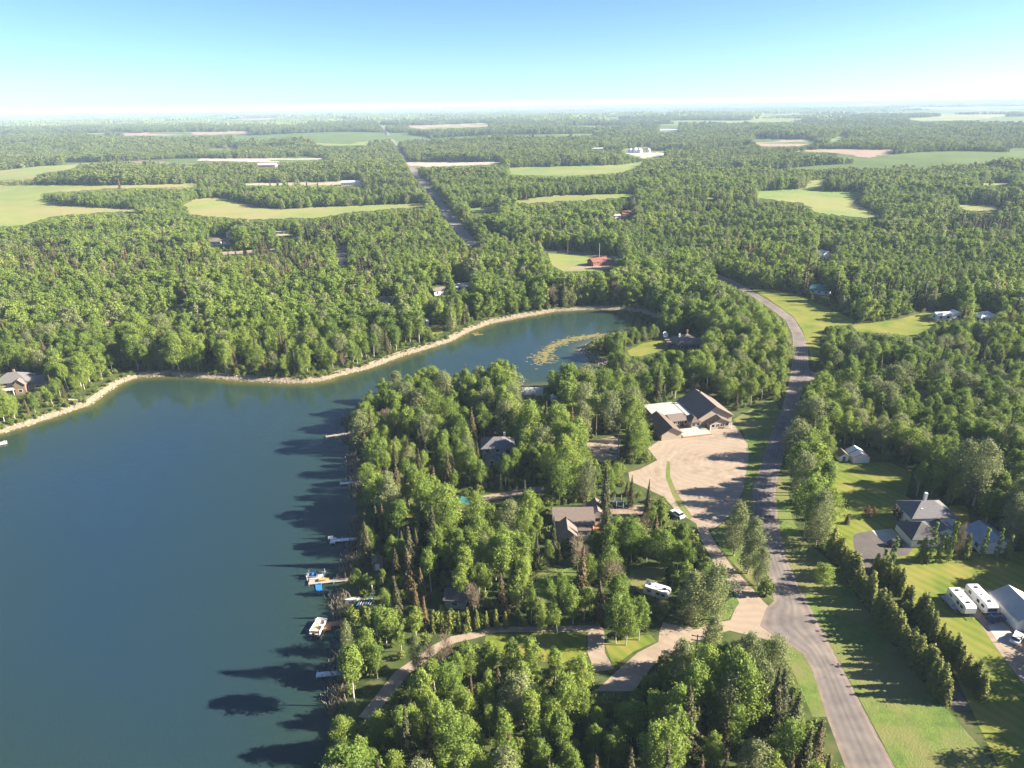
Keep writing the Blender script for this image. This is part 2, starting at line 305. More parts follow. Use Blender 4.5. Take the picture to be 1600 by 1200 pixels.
VIS = []                                       # what must stay open to view from above: no tree is planted in front of it
GND = [LAKE_FAR + LAKE_NEAR]
def sheet(name, poly, m, dz=0.02, maxedge=12, vis=True, label=None):
    p_ = on_land(poly, 14) if maxedge < 20 else [(a + random.gauss(0, 0.0022) * math.hypot(a, b_), b_ + random.gauss(0, 0.0045) * math.hypot(a, b_)) for a, b_ in on_land(poly, 4)]
    o = ob(name, fill(name, p_, m, dz, maxedge)); tag(o, label, kind='structure')
    (VIS if vis else GND).append(poly); return o
far_fields = [
 ('pasture', [(-60, 291), (65, 289), (200, 290), (310, 287), (310, 293), (160, 296), (110, 300), (66, 303), (66, 313), (105, 322), (215, 328), (212, 333), (160, 333), (95, 337), (60, 345), (45, 352), (-60, 358)]),
 ('pasture', [(285, 322), (305, 312), (345, 309), (365, 315), (400, 323), (440, 328), (480, 325), (560, 322), (600, 320), (662, 318), (660, 324), (600, 328), (540, 333), (500, 341), (400, 344), (350, 341), (300, 336)]),
 ('pasture', [(-60, 270), (0, 267), (60, 260), (125, 257), (110, 265), (60, 272), (50, 280), (-60, 285)]),
 ('stubble', [(370, 287), (540, 284), (540, 290), (380, 290)]), ('plough', [(190, 208), (390, 205), (390, 209), (280, 212), (195, 212)]),
 ('plough', [(630, 197), (760, 192), (765, 198), (660, 202)]), ('green_field', [(490, 224), (575, 222), (575, 227), (500, 228)]), ('pasture', [(315, 232), (372, 230), (372, 234), (330, 235)]),
 ('pale_gravel', [(310, 248), (410, 248), (480, 245), (520, 248), (480, 252), (410, 254), (310, 251)]), ('pale_gravel', [(636, 253), (790, 253), (780, 257), (660, 261), (640, 262)]),
 ('green_field', [(795, 262), (890, 260), (970, 258), (1010, 252), (990, 264), (960, 271), (880, 276), (795, 273)]), ('green_field', [(795, 316), (870, 306), (990, 303), (995, 308), (925, 313), (795, 320)]),
 ('green_field', [(1182, 300), (1260, 295), (1265, 283), (1295, 280), (1283, 290), (1280, 299), (1350, 301), (1345, 310), (1330, 315), (1350, 327), (1385, 342), (1340, 341), (1280, 334), (1250, 318), (1185, 311)]),
 ('green_field', [(1035, 312), (1120, 308), (1130, 312), (1040, 315)]), ('plough', [(1220, 237), (1285, 233), (1395, 234), (1395, 240), (1355, 247), (1330, 243), (1300, 238)]),
 ('plough', [(1175, 217), (1265, 218), (1280, 222), (1250, 229), (1190, 230)]), ('green_field', [(1290, 222), (1320, 210), (1327, 212), (1302, 223)]),
 ('pasture', [(1415, 186), (1475, 181), (1580, 180), (1540, 187), (1440, 190)]), ('pasture', [(1525, 287), (1580, 286), (1587, 290), (1530, 292)]),
 ('pasture', [(1485, 320), (1540, 320), (1570, 327), (1550, 334), (1510, 328)]), ('green_field', [(727, 327), (778, 323), (778, 333), (740, 333)]),
 ('pale_gravel', [(970, 238), (1040, 239), (1035, 245), (1010, 248), (985, 243)]), ('stubble', [(430, 362), (458, 361), (455, 369), (430, 369)])]
for k, (m, p) in enumerate(far_fields):
    sheet({'pasture': 'pasture_field', 'stubble': 'stubble_field', 'plough': 'ploughed_field', 'green_field': 'green_field', 'pale_gravel': 'gravel_yard'}[m], p, m, 0.35, 22)

def strip(name, left, right, m, dz, vis=True, hide=None):
    """a road from its two edges; cross = -1..1 across it"""
    o = ob(name, fill(name, on_land(left + right[::-1]), m, dz, 1.3)); tag(o, kind='structure')
    (VIS if vis else GND).append(left + right[::-1]); return o
ML = [(1340, 1240), (1325, 1200), (1295, 1120), (1273, 1049), (1256, 1020), (1225, 1002), (1190, 978), (1200, 950), (1212, 939), (1193, 865), (1180, 818), (1177, 770), (1181, 757), (1202, 690), (1222, 642), (1235, 595), (1242, 551), (1239, 521), (1229, 501), (1208, 484), (1178, 464), (1154, 450), (1134, 440), (1106, 428)]
MR = [(1420, 1240), (1395, 1200), (1352, 1120), (1316, 1049), (1276, 973), (1244, 912), (1225, 868), (1214, 818), (1210, 774), (1212, 754), (1229, 683), (1247, 629), (1254, 603), (1272, 592), (1262, 575), (1261, 541), (1252, 518), (1239, 497), (1222, 484), (1195, 467), (1158, 445), (1120, 428)]
def widen(e, s): return [(x + s * (1 + (y - 400) / 260), y) for x, y in e]
sheet('road_shoulder', widen(ML, -0.9) + widen(MR, 0.9)[::-1], 'shoulder_gravel', 0.015, 10)
rm_ = bpy.data.materials.new('worn_asphalt'); rm_.use_nodes = True; n = rm_.node_tree; L = n.links; b = n.nodes['Principled BSDF']; b.inputs['Roughness'].default_value = 0.85; b.inputs['Specular IOR Level'].default_value = 0.25
g = n.nodes.new('ShaderNodeNewGeometry'); at = n.nodes.new('ShaderNodeAttribute'); at.attribute_name = 'across'
r1 = ramp(noise(0.35, 7).outputs['Fac'], [(0.3, (0.12, 0.106, 0.10)), (0.7, (0.185, 0.163, 0.148))])
r2 = ramp(at.outputs['Fac'], [(0.0, (1.5, 1.35, 1.2)), (0.07, (1.05, 1, 0.97)), (0.19, (1.22, 1.2, 1.17)), (0.31, (0.9, 0.9, 0.9)), (0.42, (1.18, 1.16, 1.13)), (0.5, (0.86, 0.86, 0.86)), (0.58, (1.18, 1.16, 1.13)), (0.69, (0.9, 0.9, 0.9)), (0.81, (1.22, 1.2, 1.17)), (0.93, (1.05, 1, 0.97)), (1.0, (1.5, 1.35, 1.2))])
r3 = ramp(noise(0.07, 4).outputs['Fac'], [(0.46, (0.86, 0.86, 0.88)), (0.52, (1.06, 1.04, 1.02))])
m1 = n.nodes.new('ShaderNodeVectorMath'); m1.operation = 'MULTIPLY'; L.new(r1.outputs[0], m1.inputs[0]); L.new(r2.outputs[0], m1.inputs[1]); m2 = n.nodes.new('ShaderNodeVectorMath'); m2.operation = 'MULTIPLY'; L.new(m1.outputs[0], m2.inputs[0]); L.new(r3.outputs[0], m2.inputs[1]); L.new(m2.outputs[0], b.inputs['Base Color']); MATS['worn_asphalt'] = rm_
rd = strip('paved_road', ML, MR, 'worn_asphalt', 0.03); co = np.zeros(len(rd.data.vertices) * 3); rd.data.vertices.foreach_get('co', co); co = co.reshape(-1, 3)
def line_d(x, y, pl):
    d = np.full(len(x), 1e9)
    for a, b_ in zip(pl[:-1], pl[1:]):
        a = np.array(a); ab = np.array(b_) - a; t = np.clip(((x - a[0]) * ab[0] + (y - a[1]) * ab[1]) / (ab @ ab), 0, 1); d = np.minimum(d, np.hypot(x - a[0] - t * ab[0], y - a[1] - t * ab[1]))
    return d
dl = line_d(co[:, 0], co[:, 1], GP(ML)); dr = line_d(co[:, 0], co[:, 1], GP(MR)); a_ = rd.data.attributes.new('across', 'FLOAT', 'POINT'); a_.data.foreach_set('value', (dl / (dl + dr + 1e-6)).astype(np.float32))
sheet('paved_road', [(1120, 428), (1040, 413), (965, 405), (900, 397), (850, 392), (800, 386), (760, 372), (764, 367), (806, 381), (855, 389), (905, 394), (970, 402), (1045, 409), (1106, 428)], 'asphalt', 0.03, 12, vis=False)
VIS.append([(850, 391), (965, 402), (965, 408), (850, 396)])
NR = [(740, 385, 9), (715, 355, 9), (690, 322, 7.5), (668, 293, 6), (645, 266, 4.5), (628, 240, 3), (612, 217, 2.2), (598, 198, 1.6), (585, 183, 1.2)]
sheet('straight_road', [(x - w, y) for x, y, w in NR] + [(x + w, y) for x, y, w in NR][::-1], 'pale_road', 0.3, 19)
sheet('gravel_side_road', [(1272, 592), (1300, 597), (1370, 596), (1480, 610), (1480, 604), (1372, 590), (1300, 590), (1262, 578)], 'gravel', 0.012, 12, vis=False)
VIS.append([(1323, 590), (1367, 590), (1367, 596), (1323, 597)])
# gravel lot before the hall, lane to the road, lanes among the trees
sheet('gravel_lot', [(1028, 690), (1012, 700), (1027, 719), (1000, 733), (982, 738), (984, 752), (1010, 763), (1038, 777), (1058, 800), (1088, 818), (1094, 841), (1117, 882), (1141, 912), (1153, 942), (1141, 969), (1070, 980), (1036, 972), (1030, 988), (1029, 1003), (996, 1020), (969, 1044), (930, 1080), (990, 1080), (1020, 1040), (1075, 1005),
      (1140, 985), (1200, 1000), (1225, 1003), (1215, 960), (1192, 939), (1175, 919), (1144, 885), (1124, 858), (1106, 828), (1122, 822), (1145, 800), (1162, 765), (1170, 710), (1168, 694), (1157, 676), (1147, 664), (1100, 640), (1040, 650)], 'gravel', 0.008, 10, label='pale gravel lot and lane in front of the community hall')
sheet('grass_strip', [(1042, 720), (1040, 745), (1050, 772), (1064, 798), (1078, 812), (1083, 808), (1070, 790), (1056, 766), (1047, 744), (1047, 722)], 'verge', 0.02)
sheet('gravel_lane', [(935, 976), (867, 979), (773, 979), (732, 989), (702, 995), (675, 1009), (648, 1029), (618, 1049), (560, 1120), (580, 1125), (640, 1052), (662, 1036), (688, 1016), (712, 1004), (740, 998), (775, 988), (867, 987), (918, 987), (918, 1020), (930, 1050), (960, 1045), (945, 1020), (944, 985)], 'gravel', 0.012)
sheet('gravel_clearing', [(915, 690), (958, 682), (970, 688), (968, 716), (940, 723), (922, 710)], 'gravel', 0.012)
sheet('house_driveway', [(745, 777), (826, 762), (850, 758), (850, 768), (828, 770), (752, 785)], 'gravel', 0.012)
sheet('dirt_yard', [(952, 796), (985, 788), (1006, 790), (1010, 803), (960, 808)], 'dirt', 0.012)
sheet('asphalt_driveway', [(1333, 838), (1340, 833), (1362, 829), (1384, 851), (1428, 855), (1418, 868), (1394, 870), (1364, 876), (1360, 899), (1385, 940), (1420, 985), (1460, 1030), (1520, 1110), (1490, 1110), (1425, 1030), (1390, 985), (1360, 940), (1343, 895), (1338, 875), (1334, 851)], 'dark_asphalt', 0.02)
sheet('concrete_apron', [(1362, 829), (1393, 826), (1428, 851), (1420, 856), (1384, 851)], 'concrete', 0.03)
sheet('gravel_pad', [(1474, 930), (1500, 921), (1545, 921), (1640, 960), (1660, 1100), (1640, 1110), (1600, 1070), (1552, 1006), (1526, 966), (1490, 956)], 'gravel', 0.02)
sheet('concrete_pad', [(1543, 978), (1565, 970), (1592, 1000), (1580, 1012), (1560, 1004)], 'concrete', 0.03)
# lawns and verges
sheet('lawn', [(1302, 722), (1390, 722), (1425, 740), (1415, 775), (1440, 790), (1510, 790), (1520, 830), (1490, 862), (1600, 862), (1700, 870), (1760, 1240), (1580, 1240), (1490, 1050), (1470, 1015), (1430, 955), (1400, 905), (1380, 890), (1345, 900), (1318, 872), (1300, 850), (1298, 780)], 'lawn', 0.006)
sheet('road_verge', [(1216, 740), (1212, 780), (1216, 820), (1228, 868), (1247, 912), (1279, 973), (1320, 1049), (1400, 1200), (1560, 1200), (1450, 1075), (1400, 1010), (1345, 940), (1305, 885), (1280, 862), (1262, 850), (1238, 812), (1232, 770), (1236, 730)], 'verge', 0.006)
sheet('road_verge', [(1146, 655), (1158, 668), (1170, 700), (1163, 765), (1148, 800), (1120, 826), (1110, 832), (1128, 858), (1150, 885), (1182, 920), (1208, 938), (1192, 880), (1178, 820), (1175, 768), (1180, 755), (1200, 690), (1220, 642), (1210, 625), (1190, 630)], 'verge', 0.006)
GND.append([(1130, 820), (1208, 938), (1178, 760)])
sheet('road_verge', [(1262, 541), (1254, 516), (1240, 495), (1222, 482), (1200, 466), (1176, 452), (1205, 452), (1245, 460), (1280, 476), (1335, 500), (1330, 508), (1290, 510), (1280, 530), (1282, 560), (1272, 575)], 'lawn', 0.006)
sheet('lawn', [(980, 548), (1005, 536), (1040, 531), (1062, 532), (1045, 545), (1000, 557), (985, 556)], 'lawn', 0.006)
sheet('lawn', [(1330, 508), (1400, 500), (1440, 489), (1475, 489), (1460, 508), (1430, 526), (1395, 522), (1340, 518)], 'lawn', 0.006)
sheet('lawn', [(600, 805), (645, 797), (652, 806), (612, 816)], 'lawn', 0.006); sheet('lawn', [(690, 788), (745, 775), (790, 768), (800, 770), (752, 786), (700, 797)], 'lawn', 0.006)
sheet('lawn', [(760, 991), (915, 989), (917, 1022), (880, 1036), (800, 1030), (755, 1010)], 'lawn', 0.006); sheet('lawn', [(838, 895), (872, 884), (905, 890), (885, 925), (855, 950), (836, 930)], 'verge', 0.006)
sheet('lawn', [(985, 890), (1035, 884), (1042, 912), (1045, 940), (1010, 938), (985, 912)], 'verge', 0.006); sheet('lawn', [(945, 1005), (1015, 990), (1025, 1002), (990, 1018), (958, 1042)], 'lawn', 0.006)
sheet('lawn', [(1070, 975), (1100, 962), (1150, 930), (1155, 942), (1140, 966), (1085, 984)], 'verge', 0.011)
sheet('lawn', [(1225, 1003), (1256, 1021), (1275, 1052), (1300, 1120), (1270, 1120), (1235, 1040), (1200, 1015)], 'verge', 0.006); sheet('lawn', [(668, 508), (692, 507), (692, 520), (676, 523)], 'lawn', 0.006)
sheet('forest_track', [(150, 505), (185, 494), (220, 489), (300, 473), (306, 478), (222, 495), (190, 500), (150, 512)], 'gravel', 0.012)
sheet('forest_track', [(526, 386), (541, 384), (541, 416), (528, 416)], 'dark_asphalt', 0.06); sheet('forest_track', [(346, 394), (400, 391), (460, 386), (460, 389), (402, 396), (350, 399)], 'gravel', 0.06)
sheet('dirt_yard', [(856, 396), (920, 402), (962, 408), (972, 417), (930, 424), (880, 425), (862, 415)], 'pasture', 0.03); sheet('dirt_yard', [(884, 417), (955, 414), (958, 419), (890, 422)], 'dirt', 0.05)
VIS += [  # buildings and other things that stay in sight
 [(1008, 636), (1050, 628), (1060, 624), (1085, 610), (1112, 619), (1147, 648), (1148, 668), (1110, 690), (1035, 692), (1028, 672)],
 [(864, 796), (905, 788), (928, 784), (932, 800), (924, 832), (905, 834), (868, 830)], [(957, 780), (978, 778), (978, 798), (957, 800)], [(756, 698), (770, 692), (801, 704), (799, 710), (776, 716), (763, 724)],
 [(808, 603), (851, 602), (853, 615), (835, 621), (812, 612)], [(862, 621), (871, 621), (871, 634), (862, 634)], [(0, 588), (25, 579), (66, 581), (69, 600), (42, 616), (25, 621), (0, 606)],
 [(1508, 826), (1548, 826), (1550, 864), (1518, 866)], [(1308, 702), (1352, 698), (1372, 716), (1350, 724), (1308, 721)], [(1045, 525), (1076, 517), (1101, 530), (1092, 543), (1060, 546)], [(1033, 522), (1042, 522), (1042, 530), (1033, 530)],
 [(590, 461), (615, 461), (615, 474), (590, 474)], [(672, 447), (699, 446), (699, 461), (676, 461)], [(710, 441), (736, 441), (736, 453), (712, 454)], [(659, 499), (672, 499), (672, 509), (659, 509)],
 [(1453, 487), (1500, 486), (1500, 499), (1455, 500)], [(1520, 486), (1556, 487), (1552, 501), (1522, 501)], [(1277, 394), (1296, 394), (1296, 407), (1277, 407)], [(1265, 443), (1288, 447), (1302, 460), (1268, 457)],
 [(325, 371), (362, 367), (362, 384), (325, 384)], [(918, 403), (962, 401), (966, 415), (920, 419)], [(955, 332), (990, 329), (990, 341), (957, 342)], [(1006, 910), (1046, 924), (1044, 940), (1008, 932)],
 [(530, 930), (592, 930), (592, 948), (535, 950)], [(533, 282), (565, 282), (565, 291), (533, 291)], [(975, 232), (1015, 231), (1015, 240), (975, 240)], [(1030, 200), (1060, 200), (1060, 206), (1030, 206)], [(400, 256), (436, 256), (436, 262), (400, 262)],
 [(686, 925), (712, 922), (714, 942), (688, 944)], [(571, 880), (586, 878), (586, 897), (571, 897)], [(700, 778), (742, 778), (742, 796), (700, 796)], [(1050, 800), (1066, 798), (1066, 812), (1050, 812)],
 # the lake as it is seen over the trees of the point
 LAKE_FAR[2:] + [(1028, 499), (1000, 510), (975, 513), (948, 521), (905, 545), (912, 555), (955, 562), (945, 570), (895, 564), (870, 572), (845, 578), (812, 573), (798, 562), (765, 565), (730, 569), (700, 562), (660, 563), (630, 571), (600, 590), (575, 610), (560, 625), (548, 640), (537, 655), (543, 690), (552, 720), (557, 755), (557, 800), (553, 840), (546, 880), (531, 920), (526, 940), (533, 965), (531, 1000), (528, 1050), (500, 1240), (-60, 1240), (-60, 700)],
 [(-60, 690), (0, 670), (35, 658), (70, 646), (99, 634), (134, 617), (155, 600), (185, 585), (200, 578), (263, 580), (337, 584), (405, 589), (472, 591), (520, 582), (560, 571), (600, 558), (650, 542), (690, 531), (712, 516), (740, 503), (780, 494), (830, 488), (880, 480), (930, 476), (980, 478), (1010, 485), (1030, 493), (1030, 500), (700, 560), (300, 640), (-60, 720)]]
VIS_MASK = np.zeros((1300, 1800), bool); GND_MASK = np.zeros((1300, 1800), bool)   # offset 100
for src, dst in ((VIS, VIS_MASK), (VIS + GND, GND_MASK)):
    for poly in src:
        a = np.array(poly, float); x0 = int(max(-100, a[:, 0].min() - 1)); x1 = int(min(1699, a[:, 0].max() + 2)); y0 = int(max(0, a[:, 1].min() - 1)); y1 = int(min(1299, a[:, 1].max() + 2))
        if x1 <= x0 or y1 <= y0: continue
        xx, yy = np.meshgrid(np.arange(x0, x1) + 0.5, np.arange(y0, y1) + 0.5)
        dst[y0:y1, x0 + 100:x1 + 100] |= inpoly(xx, yy, poly)
def look(M, px, py):
    ix = np.clip(px.astype(int) + 100, 0, 1799); iy = np.clip(py.astype(int), 0, 1299)
    return M[iy, ix] & (px > -100) & (px < 1700) & (py >= 0) & (py < 1300)

# ------------------------------------------------------------------ trees: meshes of each kind
def leaf_quads(c, nrm, size, r):
    """quads of about `size` at centres c, facing roughly nrm"""
    k = len(c); nrm = nrm + r.normal(0, 0.55, (k, 3)); nrm /= np.linalg.norm(nrm, axis=1)[:, None] + 1e-9
    t = r.normal(0, 1, (k, 3)); u = np.cross(nrm, t); u /= np.linalg.norm(u, axis=1)[:, None] + 1e-9; w = np.cross(nrm, u)
    s = (size * r.uniform(0.6, 1.35, k))[:, None]; a = r.uniform(0.55, 1.0, k)[:, None]
    return np.stack([c - u * s, c - w * s * a * 0.8, c + u * s, c + w * s * a], 1).reshape(-1, 3)
def trunk_mesh(name, H, r0, limbs, m, seed, top=0.86):
    r = random.Random(seed); mb = MB(); p = Vector((0, 0, -0.4)); k = 5; pts = [p]
    for i in range(1, k + 1): pts.append(Vector((r.uniform(-1, 1) * 0.02 * H * i / k, r.uniform(-1, 1) * 0.02 * H * i / k, H * top * i / k)))
    for i in range(k): mb.tube(pts[i], pts[i + 1], r0 * (1 - 0.85 * i / k), r0 * (1 - 0.85 * (i + 1) / k), 6)
    for e in limbs:
        e = Vector(e); z0 = max(H * 0.22, e.z - e.xy.length * 1.0 - 0.6); t = min(0.99, z0 / (H * top)) * k; i = int(t)
        a = pts[i].lerp(pts[min(i + 1, k)], t - i); mid = a.lerp(e, 0.5) + Vector((0, 0, 0.25)); rr = r0 * 0.34
        mb.tube(a, mid, rr, rr * 0.6, 4); mb.tube(mid, e, rr * 0.6, rr * 0.25, 4)
    return mb.make(name, m)
def aspen(seed, H, Rad, n, size, base=0.28, lumps=26, m='aspen_leaves', flat=1.0):
    r = np.random.default_rng(seed); cs = []; per = n // lumps; out = []
    tops = [np.array([*(r.normal(0, 0.28, 2) * Rad), r.uniform(0.84, 1.0)]) for _ in range(int(r.integers(1, 4)))]; tops[0][2] = 1.0; tops[0][:2] *= 0.3   # a crown may have several leaders
    for i in range(lumps):
        t = (i + r.uniform(0, 1)) / lumps; tp = tops[int(r.integers(0, len(tops)))]
        prof = (np.sin(np.pi * (0.12 + 0.84 * t) ** 0.9)) ** 0.7
        ang = i * 2.4 + r.uniform(-0.7, 0.7); rad = Rad * prof * np.sqrt(r.uniform(0.05, 1)) * r.uniform(0.6, 1.0)
        c = np.array([rad * np.cos(ang) + tp[0] * t, rad * np.sin(ang) + tp[1] * t, H * (base + (0.97 * tp[2] - base) * t)])
        lr = Rad * r.uniform(0.16, 0.34) * (0.75 + 0.5 * prof); cs.append(c)
        d = r.normal(0, 1, (per, 3)); d[:, 2] += 0.3; d /= np.linalg.norm(d, axis=1)[:, None]
        rr = lr * np.abs(r.normal(0.85, 0.34, per)); stretch = np.array([1, 1, r.uniform(0.85, 1.5) * flat])
        pts = c + d * rr[:, None] * stretch; out.append(leaf_quads(pts, d + np.array([0, 0, 0.3]), size, r))
    return np.concatenate(out), [tuple(c) for c in cs[2::3]]
def spruce(seed, H, Rad, n, size, tiers=13, base=0.06, pw=0.9):
    r = np.random.default_rng(seed); t = 1 - np.sqrt(r.uniform(0, 1, n)); t = np.clip(t + r.normal(0, 0.01, n), 0, 0.995)
    env = Rad * (1 - t) ** pw * (0.62 + 0.38 * (1 - (t * tiers) % 1)); nb = 7 + (r.integers(0, 3, n))
    ang = r.uniform(0, 6.283, n); tier = np.floor(t * tiers); lob = 0.72 + 0.28 * np.cos(ang * 6 + tier * 1.7 + seed)
    u = np.sqrt(r.uniform(0.08, 1, n)); rad = env * u * lob
    c = np.stack([rad * np.cos(ang), rad * np.sin(ang), H * (base + (1 - base) * t) - 0.22 * rad], 1)
    d = np.stack([np.cos(ang) * 0.7, np.sin(ang) * 0.7, np.full(n, 0.75)], 1)
    return leaf_quads(c, d, size, r)
def bare(seed, H, Rad, n):
    r = np.random.default_rng(seed); mb = MB(); ends = []
    for i in range(16):
        t = r.uniform(0.35, 0.95); a = r.uniform(0, 6.28); rad = Rad * r.uniform(0.4, 1) * math.sin(math.pi * min(0.95, t * 0.9)); ends.append((rad * math.cos(a), rad * math.sin(a), H * t))
    out = []
    for e in ends:
        d = r.normal(0, 1, (n // 16, 3)); pts = np.array(e) + d * Rad * 0.2; k = len(pts)
        dirn = d / np.linalg.norm(d, axis=1)[:, None] + np.array([0, 0, 0.8]); w = np.cross(dirn, r.normal(0, 1, (k, 3))); w /= np.linalg.norm(w, axis=1)[:, None]
        out.append(np.stack([pts - w * 0.035, pts + w * 0.035, pts + dirn * 0.55 + w * 0.02, pts + dirn * 0.55 - w * 0.02], 1).reshape(-1, 3))
    return np.concatenate(out), ends
KIND = {}
def reg(kind, me_crown, me_trunk, H, Rad): KIND.setdefault(kind, []).append((me_crown, me_trunk, H, Rad))
for s in range(9):
    H = 14.0; Rd = (2.5, 2.9, 3.2, 2.7, 3.4, 2.4, 3.0, 2.6, 3.3)[s]; base = (0.30, 0.24, 0.34, 0.42, 0.26, 0.52, 0.3, 0.36, 0.22)[s]
    q, cs = aspen(100 + s, H, Rd, 5400, 0.165, base, 36 + s * 3); reg('aspen', quads_mesh('crown', q, 'aspen_leaves'), trunk_mesh('trunk', H, 0.17, cs, 'aspen_bark', s), H, Rd)
for s in range(4):
    H = 14.0; Rd = (3.9, 4.3, 3.6, 4.6)[s]; q, cs = aspen(200 + s, H, Rd, 8000, 0.165, 0.12, 70, 'poplar_leaves'); reg('poplar', quads_mesh('crown', q, 'poplar_leaves'), trunk_mesh('trunk', H, 0.26, cs, 'aspen_bark', 40 + s), H, Rd)
for s in range(5):
    H = 13.0; Rd = (2.3, 2.6, 2.0, 2.9, 2.4)[s]; q = spruce(300 + s, H, Rd, 4200, 0.165, 12 + s); reg('spruce', quads_mesh('crown', q, 'spruce_needles'), trunk_mesh('trunk', H, 0.2, [], 'spruce_bark', 60 + s, 0.95), H, Rd)
for s in range(3):
    H = 6.0; q = spruce(400 + s, H, 1.15, 1500, 0.15, 7, 0.02, 0.5); reg('hedge', quads_mesh('crown', q, 'hedge_needles'), trunk_mesh('trunk', H, 0.1, [], 'spruce_bark', 70 + s, 0.9), H, 1.25)
for s in range(3):
    H = 10.0; q, cs = aspen(500 + s, H, 0.85, 1700, 0.17, 0.05, 34); reg('column', quads_mesh('crown', q, 'aspen_leaves'), trunk_mesh('trunk', H, 0.13, cs, 'aspen_bark', 80 + s), H, 1.15)
for s in range(3):
    H = 11.0; q, cs = bare(600 + s, H, 2.1, 1300); reg('bare', quads_mesh('crown', q, 'dead_twigs'), trunk_mesh('trunk', H, 0.15, cs, 'spruce_bark', 90 + s), H, 2.1)
for s in range(3):
    H = 3.0; q, cs = aspen(700 + s, H, 1.9, 700, 0.2, 0.12, 14, 'shrub_leaves'); reg('shrub', quads_mesh('crown', q, 'shrub_leaves'), trunk_mesh('trunk', H, 0.07, cs, 'spruce_bark', 95 + s, 0.6), H, 1.9)
H = 3.5; q, cs = aspen(777, H, 1.9, 800, 0.17, 0.2, 14); reg('redbush', quads_mesh('crown', q, 'red_leaves'), trunk_mesh('trunk', H, 0.09, cs, 'spruce_bark', 99, 0.6), H, 1.9)

NAMES = {'aspen': 'aspen_tree', 'poplar': 'poplar_tree', 'spruce': 'spruce_tree', 'hedge': 'hedge_conifer', 'column': 'columnar_poplar', 'bare': 'bare_tree', 'shrub': 'leafy_shrub', 'redbush': 'red_leaved_bush'}
def plant(kind, var, x, y, hgt, wid=1.0, label=None, group=None, lean=0.03):
    cr_, tr_, H, Rd = KIND[kind][var % len(KIND[kind])]; s = hgt / H
    o = empty(NAMES[kind], (x, y, gz1(x, y)), random.uniform(0, 6.28), label, 'bush' if kind in ('shrub', 'redbush') else 'tree', group)
    o.rotation_euler = (random.gauss(0, lean), random.gauss(0, lean), random.uniform(0, 6.28)); o.scale = (s * wid, s * wid, s)
    ob('trunk', tr_, o); ob('crown', cr_, o); return o

# ------------------------------------------------------------------ where the trees stand
def wav(x, y, f, ph): return np.sin(x * f + ph + 1.7 * np.sin(y * f * 0.7 + ph * 2)) * np.sin(y * f * 1.13 + 2 * ph + 1.3 * np.sin(x * f * 0.8))
SPR = [(60, 420, 90, 40), (250, 430, 110, 30), (400, 415, 130, 30), (490, 375, 70, 16), (470, 430, 60, 20), (580, 440, 40, 30), (730, 430, 40, 25), (1260, 455, 45, 30), (1400, 465, 120, 18), (1540, 515, 80, 16), (1500, 610, 60, 28), (1560, 600, 60, 30), (790, 800, 45, 22), (610, 870, 50, 30), (985, 785, 30, 25),
       (470, 300, 160, 8), (860, 400, 60, 10), (1090, 385, 70, 12), (1200, 415, 60, 12), (1230, 340, 90, 8), (640, 930, 40, 25), (890, 870, 40, 25), (1560, 365, 60, 12)]
manual = []   # kind, base px, base py, height px, width factor
manual += [('poplar', 0, 1146, 868, 82, 0.75), ('poplar', 2, 1168, 896, 88, 0.8), ('poplar', 1, 1184, 915, 62, 0.7), ('shrub', 0, 1196, 930, 24, 0.9)]
manual += [('poplar', 1, 1274, 852, 82, 0.85), ('aspen', 2, 1256, 838, 88, 1.0), ('aspen', 4, 1285, 922, 42, 1.5), ('poplar', 3, 1250, 790, 80, 0.8), ('aspen', 0, 1262, 812, 80, 1.2), ('aspen', 5, 1280, 800, 78, 1.1), ('aspen', 7, 1240, 770, 78, 1.1), ('aspen', 3, 1268, 775, 80, 1.2), ('aspen', 8, 1290, 835, 70, 1.1)]
manual += [('poplar', 0, 1078, 975, 85, 0.85), ('poplar', 3, 1110, 968, 88, 0.95), ('poplar', 2, 1105, 1050, 92, 0.7), ('poplar', 1, 1160, 1085, 100, 0.8), ('poplar', 3, 1205, 1082, 95, 0.8), ('poplar', 0, 1180, 1120, 95, 0.8), ('poplar', 2, 1060, 1080, 90, 0.7), ('poplar', 1, 1130, 1140, 95, 0.8)]
manual += [('spruce', 0, 1011, 806, 58, 0.8), ('spruce', 1, 985, 792, 50, 0.9), ('spruce', 3, 944, 834, 62, 0.95), ('spruce', 2, 864, 866, 62, 0.95), ('spruce', 4, 838, 888, 62, 0.8), ('spruce', 0, 651, 958, 55, 0.85), ('spruce', 2, 898, 958, 44, 0.9), ('spruce', 1, 910, 948, 46, 0.9)]
manual += [('hedge', k, x, y + 2, h, 1.0) for k, (x, y, h) in enumerate([(678, 985, 30), (692, 984, 33), (705, 984, 36), (718, 983, 34), (732, 982, 39), (746, 981, 35), (761, 979, 30), (776, 978, 33), (790, 978, 28)])]
manual += [('aspen', 5, 830, 974, 58, 0.75), ('aspen', 5, 859, 968, 66, 0.8), ('aspen', 3, 876, 956, 66, 0.75), ('aspen', 5, 674, 925, 68, 0.95), ('aspen', 3, 722, 945, 66, 0.95), ('aspen', 5, 720, 900, 62, 0.9), ('aspen', 4, 700, 840, 82, 1.35), ('aspen', 8, 745, 830, 60, 1.2), ('aspen', 1, 826, 826, 60, 1.25)]
